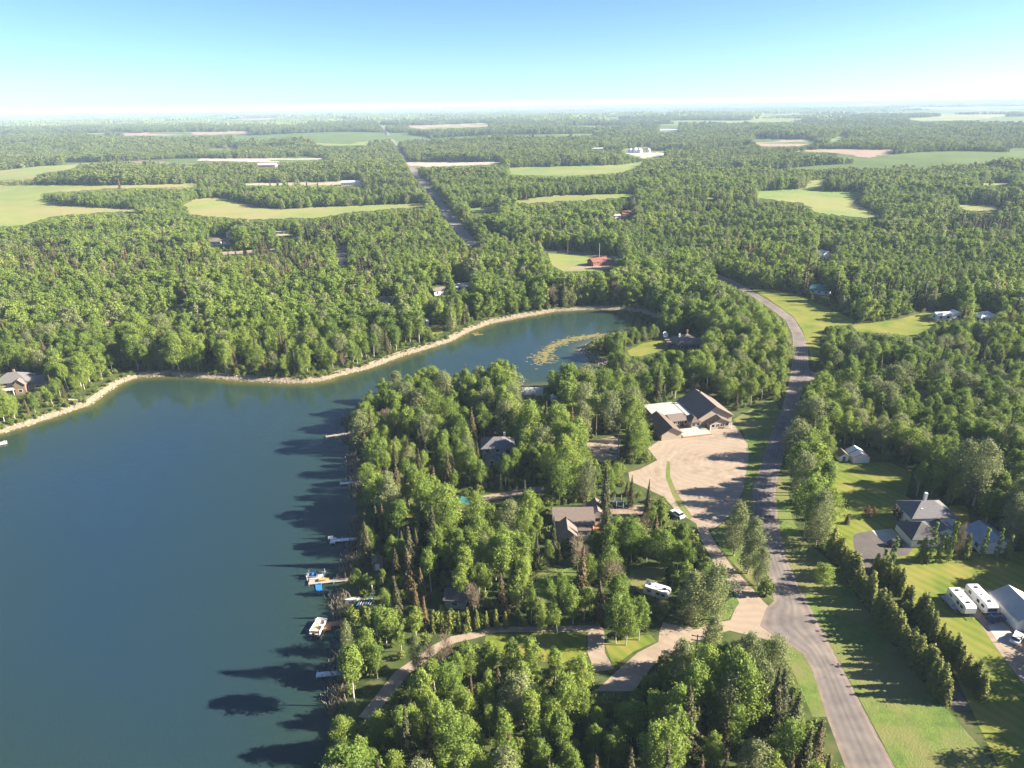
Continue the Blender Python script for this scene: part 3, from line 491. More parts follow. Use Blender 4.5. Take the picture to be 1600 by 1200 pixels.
manual += [('poplar', 0, 653, 1052, 66, 0.55), ('bare', 0, 673, 1056, 56, 0.8), ('bare', 1, 696, 1056, 70, 0.8), ('bare', 2, 902, 895, 55, 1.4), ('bare', 0, 958, 925, 48, 1.5), ('bare', 1, 1005, 848, 40, 1.2), ('aspen', 8, 1038, 892, 62, 1.25), ('aspen', 4, 985, 865, 58, 1.4), ('aspen', 1, 960, 862, 55, 1.4), ('aspen', 2, 1010, 880, 45, 1.3), ('bare', 2, 740, 965, 52, 1.0)]
manual += [('aspen', 2, 962, 1005, 78, 0.9), ('aspen', 6, 978, 1008, 72, 1.0), ('aspen', 7, 998, 1000, 70, 1.0), ('poplar', 2, 550, 1050, 85, 0.5), ('aspen', 2, 590, 1060, 60, 1.0), ('aspen', 0, 770, 1055, 62, 1.1), ('aspen', 6, 800, 1060, 66, 1.1), ('aspen', 3, 830, 1062, 70, 1.1), ('aspen', 1, 868, 1065, 55, 1.2), ('aspen', 8, 735, 1060, 55, 1.3), ('shrub', 0, 560, 1058, 40, 1.0), ('shrub', 1, 760, 1040, 32, 1.0)]
manual += [('aspen', 2, 790, 758, 46, 1.1), ('aspen', 6, 752, 762, 44, 1.0), ('spruce', 1, 806, 764, 30, 0.9), ('spruce', 3, 782, 768, 28, 0.9), ('spruce', 0, 794, 766, 30, 0.9)]
manual += [('redbush', 0, 1356, 808, 17, 0.9), ('redbush', 0, 1402, 812, 22, 0.7), ('spruce', 1, 1323, 818, 15, 2.2)]
manual += [('column', k, x, y, h, w) for k, (x, y, h, w) in enumerate([(1449, 880, 66, 1.0), (1463, 879, 56, 1.0), (1479, 878, 66, 1.05), (1388, 905, 70, 0.9), (1379, 892, 42, 1.2), (1533, 872, 50, 1.1), (1556, 872, 48, 1.0)])] + [('bare', 1, 1493, 880, 62, 0.45), ('hedge', 1, 1438, 877, 42, 1.2), ('hedge', 2, 1506, 872, 42, 1.1), ('hedge', 0, 1572, 872, 40, 1.1)]
for k in range(38):
    t = k / 37; manual.append(('hedge', k, 1300 + t * 175 + random.uniform(-3, 3), 868 + t * 230 + random.uniform(-3, 3), random.uniform(30, 50) + 12 * t, random.uniform(1.15, 1.55)))
for k in range(33):
    t = k / 32; manual.append(('hedge', k, 1372 + t * 165 + random.uniform(-4, 4), 888 + t * 205 + random.uniform(-3, 3), random.uniform(26, 44) + 10 * t, random.uniform(1.1, 1.5)))
manual += [('poplar', 3, 1575, 850, 75, 0.8), ('poplar', 0, 1600, 840, 85, 0.9), ('poplar', 1, 1520, 790, 95, 0.9), ('poplar', 2, 1490, 778, 88, 0.9)]

def ring(x0, x1, y0, y1, s):
    nx_ = int((x1 - x0) / s) + 1; ny_ = int((y1 - y0) / (s * 0.87)) + 1
    a, b_ = np.meshgrid(np.arange(nx_), np.arange(ny_)); x = x0 + (a + 0.5 * (b_ % 2)) * s; y = y0 + b_ * s * 0.87
    return (x + rng.uniform(-0.36, 0.36, x.shape) * s).ravel(), (y + rng.uniform(-0.36, 0.36, y.shape) * s).ravel()
TX = []; 
for y0, y1, s, lod, k in ((62, 330, 4.4, 0, 1.0), (330, 560, 4.5, 1, 1.0), (560, 1000, 4.9, 1, 1.02), (1000, 1900, 6.2, 2, 1.08), (1900, 4300, 10, 2, 1.35)):
    w = 0.80 * y1 + 50; x, y = ring(-w, w, y0, y1, s); keep = np.abs(x) < 0.80 * y + 45; x, y = x[keep], y[keep]
    TX.append(np.stack([x, y, np.full(len(x), lod), np.full(len(x), k)], 1))
T = np.concatenate(TX); x, y = T[:, 0], T[:, 1]; z = gz(x, y)
hn = 0.86 + 0.20 * wav(x, y, 0.045, 1.0) + 0.16 * wav(x, y, 0.013, 2.0)
hgt = np.clip(13.2 * hn * rng.uniform(0.68, 1.26, len(x)), 5, 18.5) * T[:, 3]
bx, by, f = P(x, y, z)
near_sp = np.zeros(len(x))
for (cx, cy_, rx, ry) in SPR: near_sp = np.maximum(near_sp, np.exp(-(((bx - cx) / rx) ** 2 + ((by - cy_) / ry) ** 2)))
psp = 0.07 + 0.8 * np.clip(near_sp - 0.10, 0, 1) + 0.9 * np.clip(wav(x, y, 0.011, 5.0) - 0.42, 0, 1) + 0.16 * ((f < 330) & (x < 60))
is_sp = rng.uniform(0, 1, len(x)) < psp
hgt = np.where(is_sp, np.clip(hgt * rng.uniform(0.75, 1.25, len(x)), 5, 17 * T[:, 3]), hgt)
ok = (shore_d(x, y) > 2.8) & ~look(GND_MASK, bx, by) & ~look(GND_MASK, bx + 2.2 * FOC / f, by) & ~look(GND_MASK, bx - 2.2 * FOC / f, by)
# leave some thinner spots so the canopy opens
ok &= rng.uniform(0, 1, len(x)) < np.where(f < 420, 0.86, 0.93) - 0.25 * (wav(x, y, 0.06, 3.3) > 0.72)
def cleared(x, y, prob, w_=520.0, d_=330.0):          # farm clearings far off, laid out on a skewed grid
    u = np.floor((x + 0.12 * y) / w_).astype(np.int64); v = np.floor((y - 0.08 * x) / d_).astype(np.int64)
    return ((u * 73856093 ^ v * 19349663) % 1000) / 1000.0 < prob
ok &= ~((f > 1700) & cleared(x + 40 * np.sin(y / 60), y + 25 * np.sin(x / 90), 0.33, 600.0, 420.0)) & ~((f > 1020) & (f <= 1750) & cleared(x + 30 * np.sin(y / 40), y + 18 * np.sin(x / 50), 0.20, 380.0, 150.0))
def blocks(h, wd):
    bad = np.zeros(len(x), bool)
    for t in (0.3, 0.55, 0.8, 0.97):
        px, py, ff = P(x, y, z + h * t); w_ = wd * FOC / ff * (0.7 if t < 0.9 else 0.25)
        bad |= look(VIS_MASK, px, py) | look(VIS_MASK, px + w_, py) | look(VIS_MASK, px - w_, py)
    return bad
bad = blocks(hgt, np.where(is_sp, 1.6, 2.3)); h2 = hgt * 0.55; bad2 = blocks(h2, 1.8); h3 = hgt * 0.25; bad3 = blocks(h3, 1.6)
hgt = np.where(~bad, hgt, np.where(~bad2, h2, h3)); ok &= ~(bad & bad2 & bad3); low = bad & bad2
# keep clear of trees set by hand
for (kd, v_, px, py, hp, wf) in manual:
    wx, wy = G(px, py); ok &= np.hypot(x - wx, y - wy) > (1.6 if kd in ('hedge', 'column', 'shrub') else 3.1)
sel = np.where(ok)[0]; print('trees', len(sel))

LANDMARKS = [('the farthest grey dock', -54, 212), ('the second pale dock', -47, 187), ('the pale dock with a bench', -42, 158), ('the dock with the boat lift', -41, 141), ('the pontoon boat dock', -36, 124), ('the row of kayaks', -29, 133), ('the two storey grey house', -5, 202), ('the teal tarp canopy', -14, 172), ('the small white woodland shed', 16, 246), ('the tip of the wooded point', -34, 240), ('the low grey roofed house', 5, 255),
 ('the community hall', 58, 228), ('the gravel lot', 70, 190), ('the shaded gravel clearing', 31, 205), ('the brown roofed house', 16, 160), ('the trampoline', 30, 168), ('the travel trailer', 36, 132), ('the lower lane', 0, 118), ('the small lower lawn', 8, 108), ('the lane foot of the lake', -22, 112), ('the bottom edge of the woods', 15, 96), ('the pale bottom dock', -36, 104), ('the road junction', 60, 118), ('the grassy road island', 66, 142), ('the two armed pole', 44, 108),
 ('the paved road bend', 98, 222), ('the narrow gravel side road', 120, 250), ('the fabric shed', 112, 200), ('the white house', 112, 156), ('the blue roofed garage', 125, 150), ('the motorhome', 106, 126), ('the asphalt driveway', 96, 145), ('the red walled house', 84, 311), ('the shore of the inlet', 20, 272), ('the lakeside house', -208, 268), ('the shaded cabin', -14, 131), ('the eastern upper lawn', 105, 178), ('the eastern woods edge', 140, 175), ('the eastern woods corner', 160, 215), ('the road verge', 80, 160), ('the brown boathouse', -35, 144)]
def landmark(wx, wy): return min(LANDMARKS, key=lambda q: (q[1] - wx) ** 2 + (q[2] - wy) ** 2)[0]
SHAPE = {'aspen': ('green aspen', 'green aspen', 'slender green aspen', 'bare-trunked green aspen', 'broad green aspen', 'high-crowned green aspen', 'green aspen', 'bare-trunked green aspen', 'full bushy green aspen'),
         'poplar': ('grey green poplar',), 'spruce': ('dark spruce',), 'hedge': ('narrow conifer',), 'column': ('columnar poplar',), 'bare': ('bare brown twiggy tree',), 'shrub': ('leafy shrub',), 'redbush': ('dark red leaved bush',)}
SIZES = {'hedge': (4.2, 6), 'column': (7.5, 10), 'shrub': (2.4, 4), 'redbush': (2.9, 4), 'spruce': (8, 10.5), 'bare': (8, 10.5), 'poplar': (11, 14), 'aspen': (10.5, 13.5)}
def name_it(kind, wx, wy, h, var=0):
    lo, hi = SIZES[kind]; q = min(LANDMARKS, key=lambda q: (q[1] - wx) ** 2 + (q[2] - wy) ** 2); dx, dy = wx - q[1], wy - q[2]
    side = ('right of' if dx > 0 else 'left of') if abs(dx) > abs(dy) else ('behind' if dy > 0 else 'in front of')
    if math.hypot(dx, dy) < 9: side = 'close beside'
    return f"{'short' if h < lo else 'tall' if h > hi else 'middling'} {SHAPE[kind][var % len(SHAPE[kind])]} {side} {q[0]}", f"{kind} trees near {q[0]}"
HK = [1, 0, 0]; ORD = ['first','second','third','fourth','fifth','sixth','seventh','eighth','ninth','tenth','eleventh','twelfth','thirteenth','fourteenth','fifteenth','sixteenth','seventeenth','eighteenth','nineteenth','twentieth','twenty-first','twenty-second','twenty-third','twenty-fourth','twenty-fifth','twenty-sixth','twenty-seventh','twenty-eighth','twenty-ninth','thirtieth'] + ['thirty-' + q for q in 'first second third fourth fifth sixth seventh eighth ninth tenth'.split()] + ['last'] * 20
for (kd, v_, px, py, hp, wf) in manual:
    wx, wy = G(px, py); h = hp / (FOC * 0.87) * float(P(wx, wy, LAND)[2])
    l, gq = name_it(kd, wx, wy, h, v_)
    if kd == 'hedge' and px > 1290 and py > 860 and (HK[0] or px < 1430):
        row = 0 if px < 1300 + (py - 868) * 0.76 + 25 else 1; HK[row + 1] += 1; l = f"narrow conifer, {ORD[HK[row + 1] - 1]} from the house end of the row beside {('the road verge', 'the big lawn')[row]}"; gq = f"conifer row beside {('the road verge', 'the big lawn')[row]}"
    plant(kd, v_, wx, wy, h, wf, l, gq, 0.015)
n_as = 300 - sum(m_[0] == 'aspen' for m_ in manual); n_sp = 140; rest = []
inview = (bx > -40) & (bx < 1640) & (by < 1290)
for i in sel[np.argsort(f[sel])]:
    kd = 'spruce' if is_sp[i] else 'aspen'
    if low[i] or not inview[i] or f[i] > 420: rest.append(i); continue
    if kd == 'aspen' and rng.uniform() < 0.10: kd = 'poplar'
    if kd == 'aspen':
        if n_as <= 0: rest.append(i); continue
        n_as -= 1
    elif kd == 'spruce':
        if n_sp <= 0: rest.append(i); continue
        n_sp -= 1
    elif n_as <= 0: rest.append(i); continue
    vr = int(rng.integers(0, 9)); l, gq = name_it(kd, x[i], y[i], hgt[i], vr)
    plant(kd, vr, x[i], y[i], hgt[i], float(rng.uniform(0.9, 1.22)), l, gq)
rest = np.array(rest); print('woodland', len(rest), 'last near depth', n_as, n_sp)

# the rest of the wood: one mass; points that carry a tree each
def proto_collection(name, meshes):
    col = bpy.data.collections.new(name)
    for k, me in enumerate(meshes):
        o = bpy.data.objects.new(f'{name}_{k:02d}', me); col.objects.link(o)
    return col
def joined(*mes):
    bm = bmesh.new(); mats = []
    out = bpy.data.meshes.new('tree')
    for me in mes:
        off = len(mats); mats += list(me.materials); n0 = len(bm.faces); bm.from_mesh(me); bm.faces.ensure_lookup_table()
        for fc in bm.faces[n0:]: fc.material_index = off
    bm.to_mesh(out); bm.free()
    for m_ in mats: out.materials.append(m_)
    return out
protos = []; slot = {}
def addp(key, me): slot.setdefault(key, []).append(len(protos)); protos.append(me)
for q in KIND['aspen']: addp(('aspen', 0), joined(q[0], q[1]))
for q in KIND['poplar']: addp(('poplar', 0), joined(q[0], q[1]))
for q in KIND['spruce']: addp(('spruce', 0), joined(q[0], q[1]))
for q in KIND['bare']: addp(('bare', 0), joined(q[0], q[1]))
for q in KIND['shrub']: addp(('shrub', 0), joined(q[0]))
for s in range(6):
    q, cs = aspen(800 + s, 14, 3.0 + 0.2 * (s % 3), 1700, 0.32, 0.16, 30, 'far_leaves'); addp(('aspen', 1), quads_mesh('tree', q, 'aspen_leaves'))
for s in range(2):
    q, cs = aspen(820 + s, 14, 3.8, 1800, 0.32, 0.10, 34); addp(('poplar', 1), quads_mesh('tree', q, 'poplar_leaves'))
for s in range(4): addp(('spruce', 1), quads_mesh('tree', spruce(840 + s, 13, 2.4 + 0.15 * s, 1200, 0.32, 10), 'spruce_needles'))
for s in range(5):
    q, cs = aspen(860 + s, 14, 3.5, 420, 0.72, 0.06, 20); addp(('aspen', 2), quads_mesh('tree', q, 'far_leaves'))
for s in range(2): 
    q, cs = aspen(870 + s, 14, 3.9, 420, 0.72, 0.04, 20); addp(('poplar', 2), quads_mesh('tree', q, 'poplar_leaves'))
for s in range(3): addp(('spruce', 2), quads_mesh('tree', spruce(880 + s, 13, 2.9, 200, 0.9, 8), 'spruce_needles'))
def patch(seed, size=260, n_=260):             # a far stand of trees
    r = np.random.default_rng(seed); out = []
    for i in range(n_):
        c = np.array([*r.uniform(-size / 2, size / 2, 2), 0]); hh = r.uniform(10, 17); rr = r.uniform(7, 12)
        a = r.uniform(0, 6.28); 
        p4 = [c + np.array([rr * math.cos(a + k * 1.5708), rr * math.sin(a + k * 1.5708), hh * r.uniform(0.2, 0.5)]) for k in range(4)]; top = c + np.array([r.uniform(-2, 2), r.uniform(-2, 2), hh])
        for k in range(4):
            A, B = p4[k], p4[(k + 1) % 4]; A0 = A * np.array([1, 1, 0]); B0 = B * np.array([1, 1, 0]); out += [A, B, (B + top) / 2 + np.array([0, 0, 2]), top, A0, B0, B, A]
    return np.array(out)
for s in range(4): addp(('patch', 3), quads_mesh('tree', patch(900 + s), 'far_leaves'))
wood = proto_collection('stand', protos)
idx = np.zeros(len(rest), np.int32)
for j, i in enumerate(rest):
    lod = int(T[i, 2]); kd = 'spruce' if is_sp[i] else ('poplar' if rng.uniform() < 0.14 else 'aspen')
    if lod < 2 and kd != 'spruce' and rng.uniform() < 0.012: kd, lod = 'bare', 0
    if low[i]: kd, lod = ('shrub', 0) if f[i] < 600 else (kd, lod)
    L_ = slot[(kd, lod)]; idx[j] = L_[int(rng.integers(0, len(L_)))]
kshrub = np.isin(idx, slot[('shrub', 0)]); H0 = np.where(kshrub, 3.0, np.where(is_sp[rest], 13.0, 14.0))
sz = hgt[rest] / H0; wz = sz * rng.uniform(0.95, 1.3, len(rest)) * np.where(T[rest, 3] > 1.2, 1.45, np.where(T[rest, 3] > 1.0, 1.3, 1.1)); wz = np.where(kshrub, np.clip(wz, 0.7, 1.3), np.where(is_sp[rest], wz * 0.78, wz))
pts = [np.stack([x[rest], y[rest], z[rest]], 1)]; sc = [np.stack([wz, wz, sz], 1)]; ids = [idx]
# undergrowth inside and along the near woods
ux, uy = ring(-420, 480, 70, 560, 3.3); k_ = np.abs(ux) < 0.78 * uy + 30; ux, uy = ux[k_], uy[k_]; uz = gz(ux, uy); upx, upy, uf = P(ux, uy, uz); tpx, tpy, _ = P(ux, uy, uz + 2.2)
uk = (uz > LAND * 0.75) & ~look(GND_MASK, upx, upy) & ~look(VIS_MASK, tpx, tpy) & ~look(GND_MASK, upx + 1.5 * FOC / uf, upy) & ~look(GND_MASK, upx - 1.5 * FOC / uf, upy) & (rng.uniform(0, 1, len(ux)) < 0.75)
ux, uy = ux[uk], uy[uk]
lw = np.array(GP(LAKE_FAR[2:], 0.0)); sg = rng.integers(0, len(lw) - 1, 420); t_ = rng.uniform(0, 1, 420)[:, None]; dv = lw[sg + 1] - lw[sg]; nv_ = np.stack([-dv[:, 1], dv[:, 0]], 1) / np.linalg.norm(dv, axis=1)[:, None]
bk = lw[sg] + dv * t_ + nv_ * rng.uniform(2.2, 5.5, 420)[:, None]; bk = bk[shore_d(bk[:, 0], bk[:, 1]) > 1.8]      # brush on the far bank
nb_ = len(bk); ux = np.append(ux, bk[:, 0]); uy = np.append(uy, bk[:, 1]); uz = gz(ux, uy); print('undergrowth', len(ux))
# far stands beyond four kilometres, thinning into farmland
fx, fy = ring(-36000, 36000, 4200, 44000, 235); k_ = np.abs(fx) < 0.82 * fy; fx, fy = fx[k_], fy[k_]
fm = wav(fx, fy, 0.0021, 0.7) + 0.8 * wav(fx, fy, 0.0009, 2.2) + rng.uniform(-0.5, 0.5, len(fx)); k_ = (fm > -0.45 + 0.25 * sstep(8000, 20000, fy)) & ~cleared(fx, fy, 0.30, 1100.0, 600.0)
fpx, fpy, _ = P(fx, fy, gz(fx, fy)); k_ &= ~look(VIS_MASK, fpx, fpy) & ~look(VIS_MASK, fpx, fpy - 1.5)
fx, fy = fx[k_], fy[k_]; print('far stands', len(fx))
pts.append(np.stack([fx, fy, gz(fx, fy)], 1)); s_ = rng.uniform(0.9, 1.25, len(fx)); sc.append(np.stack([s_, s_, rng.uniform(0.85, 1.3, len(fx))], 1)); ids.append(rng.choice(slot[('patch', 3)], len(fx)).astype(np.int32))
def scatter(name, pts, sc, ids, col, label, cat):
    me = bpy.data.meshes.new(name); me.vertices.add(len(pts)); me.vertices.foreach_set('co', pts.astype(np.float32).ravel())
    a = me.attributes.new('scl', 'FLOAT_VECTOR', 'POINT'); a.data.foreach_set('vector', sc.astype(np.float32).ravel())
    a = me.attributes.new('rot', 'FLOAT_VECTOR', 'POINT'); rr = np.zeros((len(pts), 3), np.float32); rr[:, 2] = rng.uniform(0, 6.28, len(pts)); rr[:, :2] = rng.normal(0, 0.03, (len(pts), 2)); a.data.foreach_set('vector', rr.ravel())
    a = me.attributes.new('idx', 'INT', 'POINT'); a.data.foreach_set('value', ids.astype(np.int32))
    o = ob(name, me); ng = bpy.data.node_groups.new(name, 'GeometryNodeTree')
    ng.interface.new_socket('Geometry', in_out='INPUT', socket_type='NodeSocketGeometry'); ng.interface.new_socket('Geometry', in_out='OUTPUT', socket_type='NodeSocketGeometry')
    N = ng.nodes; gi = N.new('NodeGroupInput'); go = N.new('NodeGroupOutput'); ip = N.new('GeometryNodeInstanceOnPoints'); ci = N.new('GeometryNodeCollectionInfo')
    ci.inputs['Collection'].default_value = col; ci.inputs['Separate Children'].default_value = True; ci.inputs['Reset Children'].default_value = True
    def attr(nm, ty):
        q = N.new('GeometryNodeInputNamedAttribute'); q.data_type = ty; q.inputs['Name'].default_value = nm; return q.outputs['Attribute']
    K = ng.links; K.new(gi.outputs[0], ip.inputs['Points']); K.new(ci.outputs[0], ip.inputs['Instance']); ip.inputs['Pick Instance'].default_value = True
    K.new(attr('idx', 'INT'), ip.inputs['Instance Index'])
    er = N.new('FunctionNodeEulerToRotation'); K.new(attr('rot', 'FLOAT_VECTOR'), er.inputs[0]); K.new(er.outputs[0], ip.inputs['Rotation']); K.new(attr('scl', 'FLOAT_VECTOR'), ip.inputs['Scale'])
    K.new(ip.outputs[0], go.inputs[0]); md = o.modifiers.new('scatter', 'NODES'); md.node_group = ng
    return tag(o, label, cat, kind='stuff')
scatter('woodland', np.concatenate(pts), np.concatenate(sc), np.concatenate(ids), wood, 'green aspen and spruce woodland spreading across the land to the horizon', 'woodland')
us = rng.uniform(0.45, 1.0, len(ux)); us[-nb_:] *= 0.5; scatter('undergrowth', np.stack([ux, uy, uz], 1), np.stack([us, us, us * rng.uniform(0.6, 1.1, len(us))], 1), rng.integers(0, 3, len(ux)), proto_collection('bush', [protos[k] for k in slot[('shrub', 0)]]), 'low green undergrowth on the floor of the near woods', 'undergrowth')

# ------------------------------------------------------------------ buildings
mat('cream_wall', (0.38, 0.315, 0.25), 0.85, 0.08, 0.8); mat('white_wall', (0.70, 0.70, 0.69), 0.8, 0.06, 0.8); mat('brown_wall', (0.24, 0.17, 0.12), 0.85, 0.15, 0.8); mat('grey_wall', (0.28, 0.31, 0.33), 0.85, 0.1, 0.8); mat('red_wall', (0.23, 0.075, 0.055), 0.85, 0.15, 0.8)
mat('brown_shingle', (0.125, 0.095, 0.075), 0.9, 0.2, 2.5); mat('grey_shingle', (0.085, 0.083, 0.086), 0.9, 0.2, 2.5); mat('mauve_shingle', (0.165, 0.132, 0.115), 0.9, 0.18, 2.5); mat('pale_roof', (0.36, 0.355, 0.34), 0.7, 0.08, 0.5); mat('blue_roof', (0.24, 0.27, 0.31), 0.5, 0.1, 0.6); mat('green_roof', (0.07, 0.20, 0.18), 0.5, 0.1, 0.6); mat('red_roof', (0.19, 0.075, 0.055), 0.8, 0.15, 0.8); mat('white_metal', (0.55, 0.56, 0.57), 0.45, 0.05, 0.5)
mat('slate_roof', (0.135, 0.13, 0.135), 0.85, 0.15, 2.0); mat('white_trim', (0.72, 0.70, 0.67), 0.6, 0.03, 1); mat('window_glass', (0.02, 0.025, 0.03), 0.08, 0.1, 1, spec=0.8); mat('door_brown', (0.15, 0.07, 0.04), 0.6, 0.1, 1); mat('dark_metal', (0.05, 0.05, 0.055), 0.5, 0.1, 1); mat('weathered_wood', (0.33, 0.30, 0.26), 0.85, 0.2, 2); mat('brown_wood', (0.33, 0.18, 0.09), 0.8, 0.2, 1.5); mat('pole_wood', (0.22, 0.18, 0.14), 0.9, 0.2, 2)
mat('tyre', (0.02, 0.02, 0.02), 0.8, 0.1, 3); mat('aluminium', (0.6, 0.62, 0.64), 0.35, 0.05, 1, metal=0.6); mat('blue_plastic', (0.03, 0.17, 0.50), 0.4, 0.05, 1); mat('orange_wood', (0.50, 0.26, 0.09), 0.6, 0.15, 1.5); mat('teal_fabric', (0.025, 0.10, 0.09), 0.7, 0.1, 1); mat('tan_seat', (0.45, 0.36, 0.27), 0.7, 0.1, 1); mat('yellow_paint', (0.65, 0.42, 0.05), 0.5, 0.05, 1); mat('red_paint', (0.45, 0.04, 0.03), 0.4, 0.05, 1); mat('blue_paint', (0.03, 0.06, 0.14), 0.25, 0.05, 1, spec=0.6); mat('white_paint', (0.68, 0.68, 0.68), 0.3, 0.04, 1, spec=0.5); mat('silver_paint', (0.38, 0.40, 0.42), 0.3, 0.04, 1, spec=0.6)
WIN = {}
def window(parent, x, y, z, ang, w, h, door=False):
    """a window (or door) set against a wall; ang turns it to face its side"""
    k = (round(w, 1), round(h, 1), door)
    if k not in WIN:
        fr = MB(); t = 0.09
        fr.box(-w/2-t, w/2+t, -0.05, 0.03, -h/2-t, -h/2).box(-w/2-t, w/2+t, -0.05, 0.03, h/2, h/2+t).box(-w/2-t, -w/2, -0.05, 0.03, -h/2, h/2).box(w/2, w/2+t, -0.05, 0.03, -h/2, h/2)
        WIN[k] = (fr.make('frame', 'white_trim'), MB().box(-w/2, w/2, -0.02, 0.025, -h/2, h/2).make('pane', 'door_brown' if door == 1 else 'white_trim' if door == 2 else 'window_glass'))
    a, b_ = WIN[k]; o = ob('door' if door else 'window', b_, parent, (x, y, z), ang); ob('frame', a, o); return o
def volume(root, x0, x1, y0, y1, h, roof, rise, wm_, rm, over=0.45, z0=-0.3, wins='swe', th=0.22, wz=1.5, wh=1.2, ww=1.3, step=3.2, doors=()):
    cx, cy_ = (x0 + x1) / 2, (y0 + y1) / 2; mb = MB(); mb.box(x0, x1, y0, y1, z0, h)
    if roof == 'gy': mb.add([(x0, y0, h), (x1, y0, h), (cx, y0, h + rise), (x0, y1, h), (x1, y1, h), (cx, y1, h + rise)], [(0, 1, 2), (5, 4, 3)])
    if roof == 'gx': mb.add([(x0, y0, h), (x0, y1, h), (x0, cy_, h + rise), (x1, y0, h), (x1, y1, h), (x1, cy_, h + rise)], [(0, 1, 2), (5, 4, 3)])
    mb.build('wall', wm_, root); r = MB()
    if roof == 'gy':
        k = rise / (cx - x0); e = over; zb = h - e * k
        for s in (-1, 1):
            xe = cx + s * (cx - x0 + e); a = [(xe, zb), (cx, h + rise), (cx, h + rise + th), (xe, zb + th)]; r.prism(a, y0 - e, y1 + e)
    elif roof == 'gx':
        k = rise / (cy_ - y0); e = over; zb = h - e * k
        for s in (-1, 1):
            ye = cy_ + s * (cy_ - y0 + e); a = [(ye, zb), (cy_, h + rise), (cy_, h + rise + th), (ye, zb + th)]; r.prism(a, x0 - e, x1 + e, 'x')
    elif roof in ('hip', 'pyr'):
        e = over; X0, X1, Y0, Y1 = x0 - e, x1 + e, y0 - e, y1 + e; dx, dy = X1 - X0, Y1 - Y0; m_ = min(dx, dy) / 2
        ra = [(cx, Y0 + m_, h + rise), (cx, Y1 - m_, h + rise)] if dy > dx else [(X0 + m_, cy_, h + rise), (X1 - m_, cy_, h + rise)]
        if abs(dx - dy) < 0.3 or roof == 'pyr': ra = [(cx - 0.01, cy_ - 0.01, h + rise), (cx + 0.01, cy_ + 0.01, h + rise)]
        v = [(X0, Y0, h + 0.02), (X1, Y0, h + 0.02), (X1, Y1, h + 0.02), (X0, Y1, h + 0.02)] + ra + [(X0, Y0, h - 0.18), (X1, Y0, h - 0.18), (X1, Y1, h - 0.18), (X0, Y1, h - 0.18)]
        F_ = [(0, 1, 4), (1, 2, 5, 4), (2, 3, 5), (3, 0, 4, 5)] if dy > dx else [(0, 1, 5, 4), (1, 2, 5), (2, 3, 4, 5), (3, 0, 4)]
        r.add(v, F_ + [(6, 7, 1, 0), (7, 8, 2, 1), (8, 9, 3, 2), (9, 6, 0, 3), (9, 8, 7, 6)])
    elif roof == 'flat': r.box(x0 - over, x1 + over, y0 - over, y1 + over, h + 0.003, h + 0.3)
    elif roof == 'shed': r.add([(x0, y0 - over, h - 0.05), (x1, y0 - over, h - 0.05), (x1, y1, h + rise), (x0, y1, h + rise), (x0, y0 - over, h + 0.17), (x1, y0 - over, h + 0.17), (x1, y1, h + rise + 0.22), (x0, y1, h + rise + 0.22)], [(3, 2, 1, 0), (4, 5, 6, 7), (0, 1, 5, 4), (1, 2, 6, 5), (2, 3, 7, 6), (3, 0, 4, 7)])
    ro = r.build('roof', rm, root)
    for s, (L_, fx_) in {'s': (x1 - x0, lambda u: (x0 + u, y0 - 0.003, 0)), 'n': (x1 - x0, lambda u: (x0 + u, y1 + 0.003, math.pi)), 'w': (y1 - y0, lambda u: (x0 - 0.003, y0 + u, -math.pi / 2)), 'e': (y1 - y0, lambda u: (x1 + 0.003, y0 + u, math.pi / 2))}.items():
        if s in wins:
            n_ = max(1, int(L_ / step))
            for i in range(n_):
                X_, Y_, a = fx_(L_ * (i + 0.5) / n_); window(root, X_, Y_, wz, a, ww, wh)
                if h > 4.6: window(root, X_, Y_, wz + 2.7, a, ww, wh)
        for (ds, u, dw, dh, kind) in doors:
            if ds == s: X_, Y_, a = fx_(u); window(root, X_, Y_, dh / 2 + 0.02, a, dw, dh, kind)
    return ro
def chimney(roof, x, y, z0, z1, m='brown_wall'): MB().box(x - 0.35, x + 0.35, y - 0.35, y + 0.35, z0, z1).build('chimney', m, roof)
def house(name, label, cat, x, y, rz=0, group=None): return empty(name, (x, y, gz1(x, y)), R(rz), label, cat, group)

# community hall
h = house('community_hall', 'long tan community hall with brown gable roofs and white flat roof beside the gravel lot', 'hall', 67.1, 223.2, 11.5)
rf = volume(h, 0, 13.4, 0, 16.5, 3.3, 'gy', 4.0, 'cream_wall', 'mauve_shingle', 0.6, wins='we'); MB().box(5.9, 6.4, 12, 12.5, 7, 8.4).build('vent_pipe', 'dark_metal', rf)
volume(h, 3.4, 10.6, -3.4, -0.01, 2.4, 'gy', 1.7, 'cream_wall', 'brown_shingle', 0.5, wins='s', step=1.75, doors=[('s', 3.6, 1.6, 2.1, 1)])
for xx in (2.9, 11.1): MB().box(xx - 0.12, xx + 0.12, -4.3, -4.06, 0, 2.25).build('porch_post', 'white_trim', h)
volume(h, -17.1, -9.75, -7.4, 6.0, 2.5, 'gy', 2.2, 'cream_wall', 'brown_shingle', 0.5, wins='we')
volume(h, -14.4, -3.1, 6.02, 16.2, 2.9, 'flat', 0, 'cream_wall', 'pale_roof', 0.15, wins='w'); volume(h, -2.7, -0.02, 4.2, 15.2, 3.0, 'flat', 0, 'cream_wall', 'pale_roof', 0.1, wins='')
volume(h, -9.72, -2.9, 1.8, 6.0, 2.35, 'shed', 0.75, 'cream_wall', 'mauve_shingle', 0.5, wins='s', step=2.2, doors=[('s', 4.5, 1.8, 2.1, 1)]); volume(h, -2.85, 0.6, -0.9, 4.15, 2.6, 'hip', 1.3, 'cream_wall', 'brown_shingle', 0.4, wins='s', step=1.7)
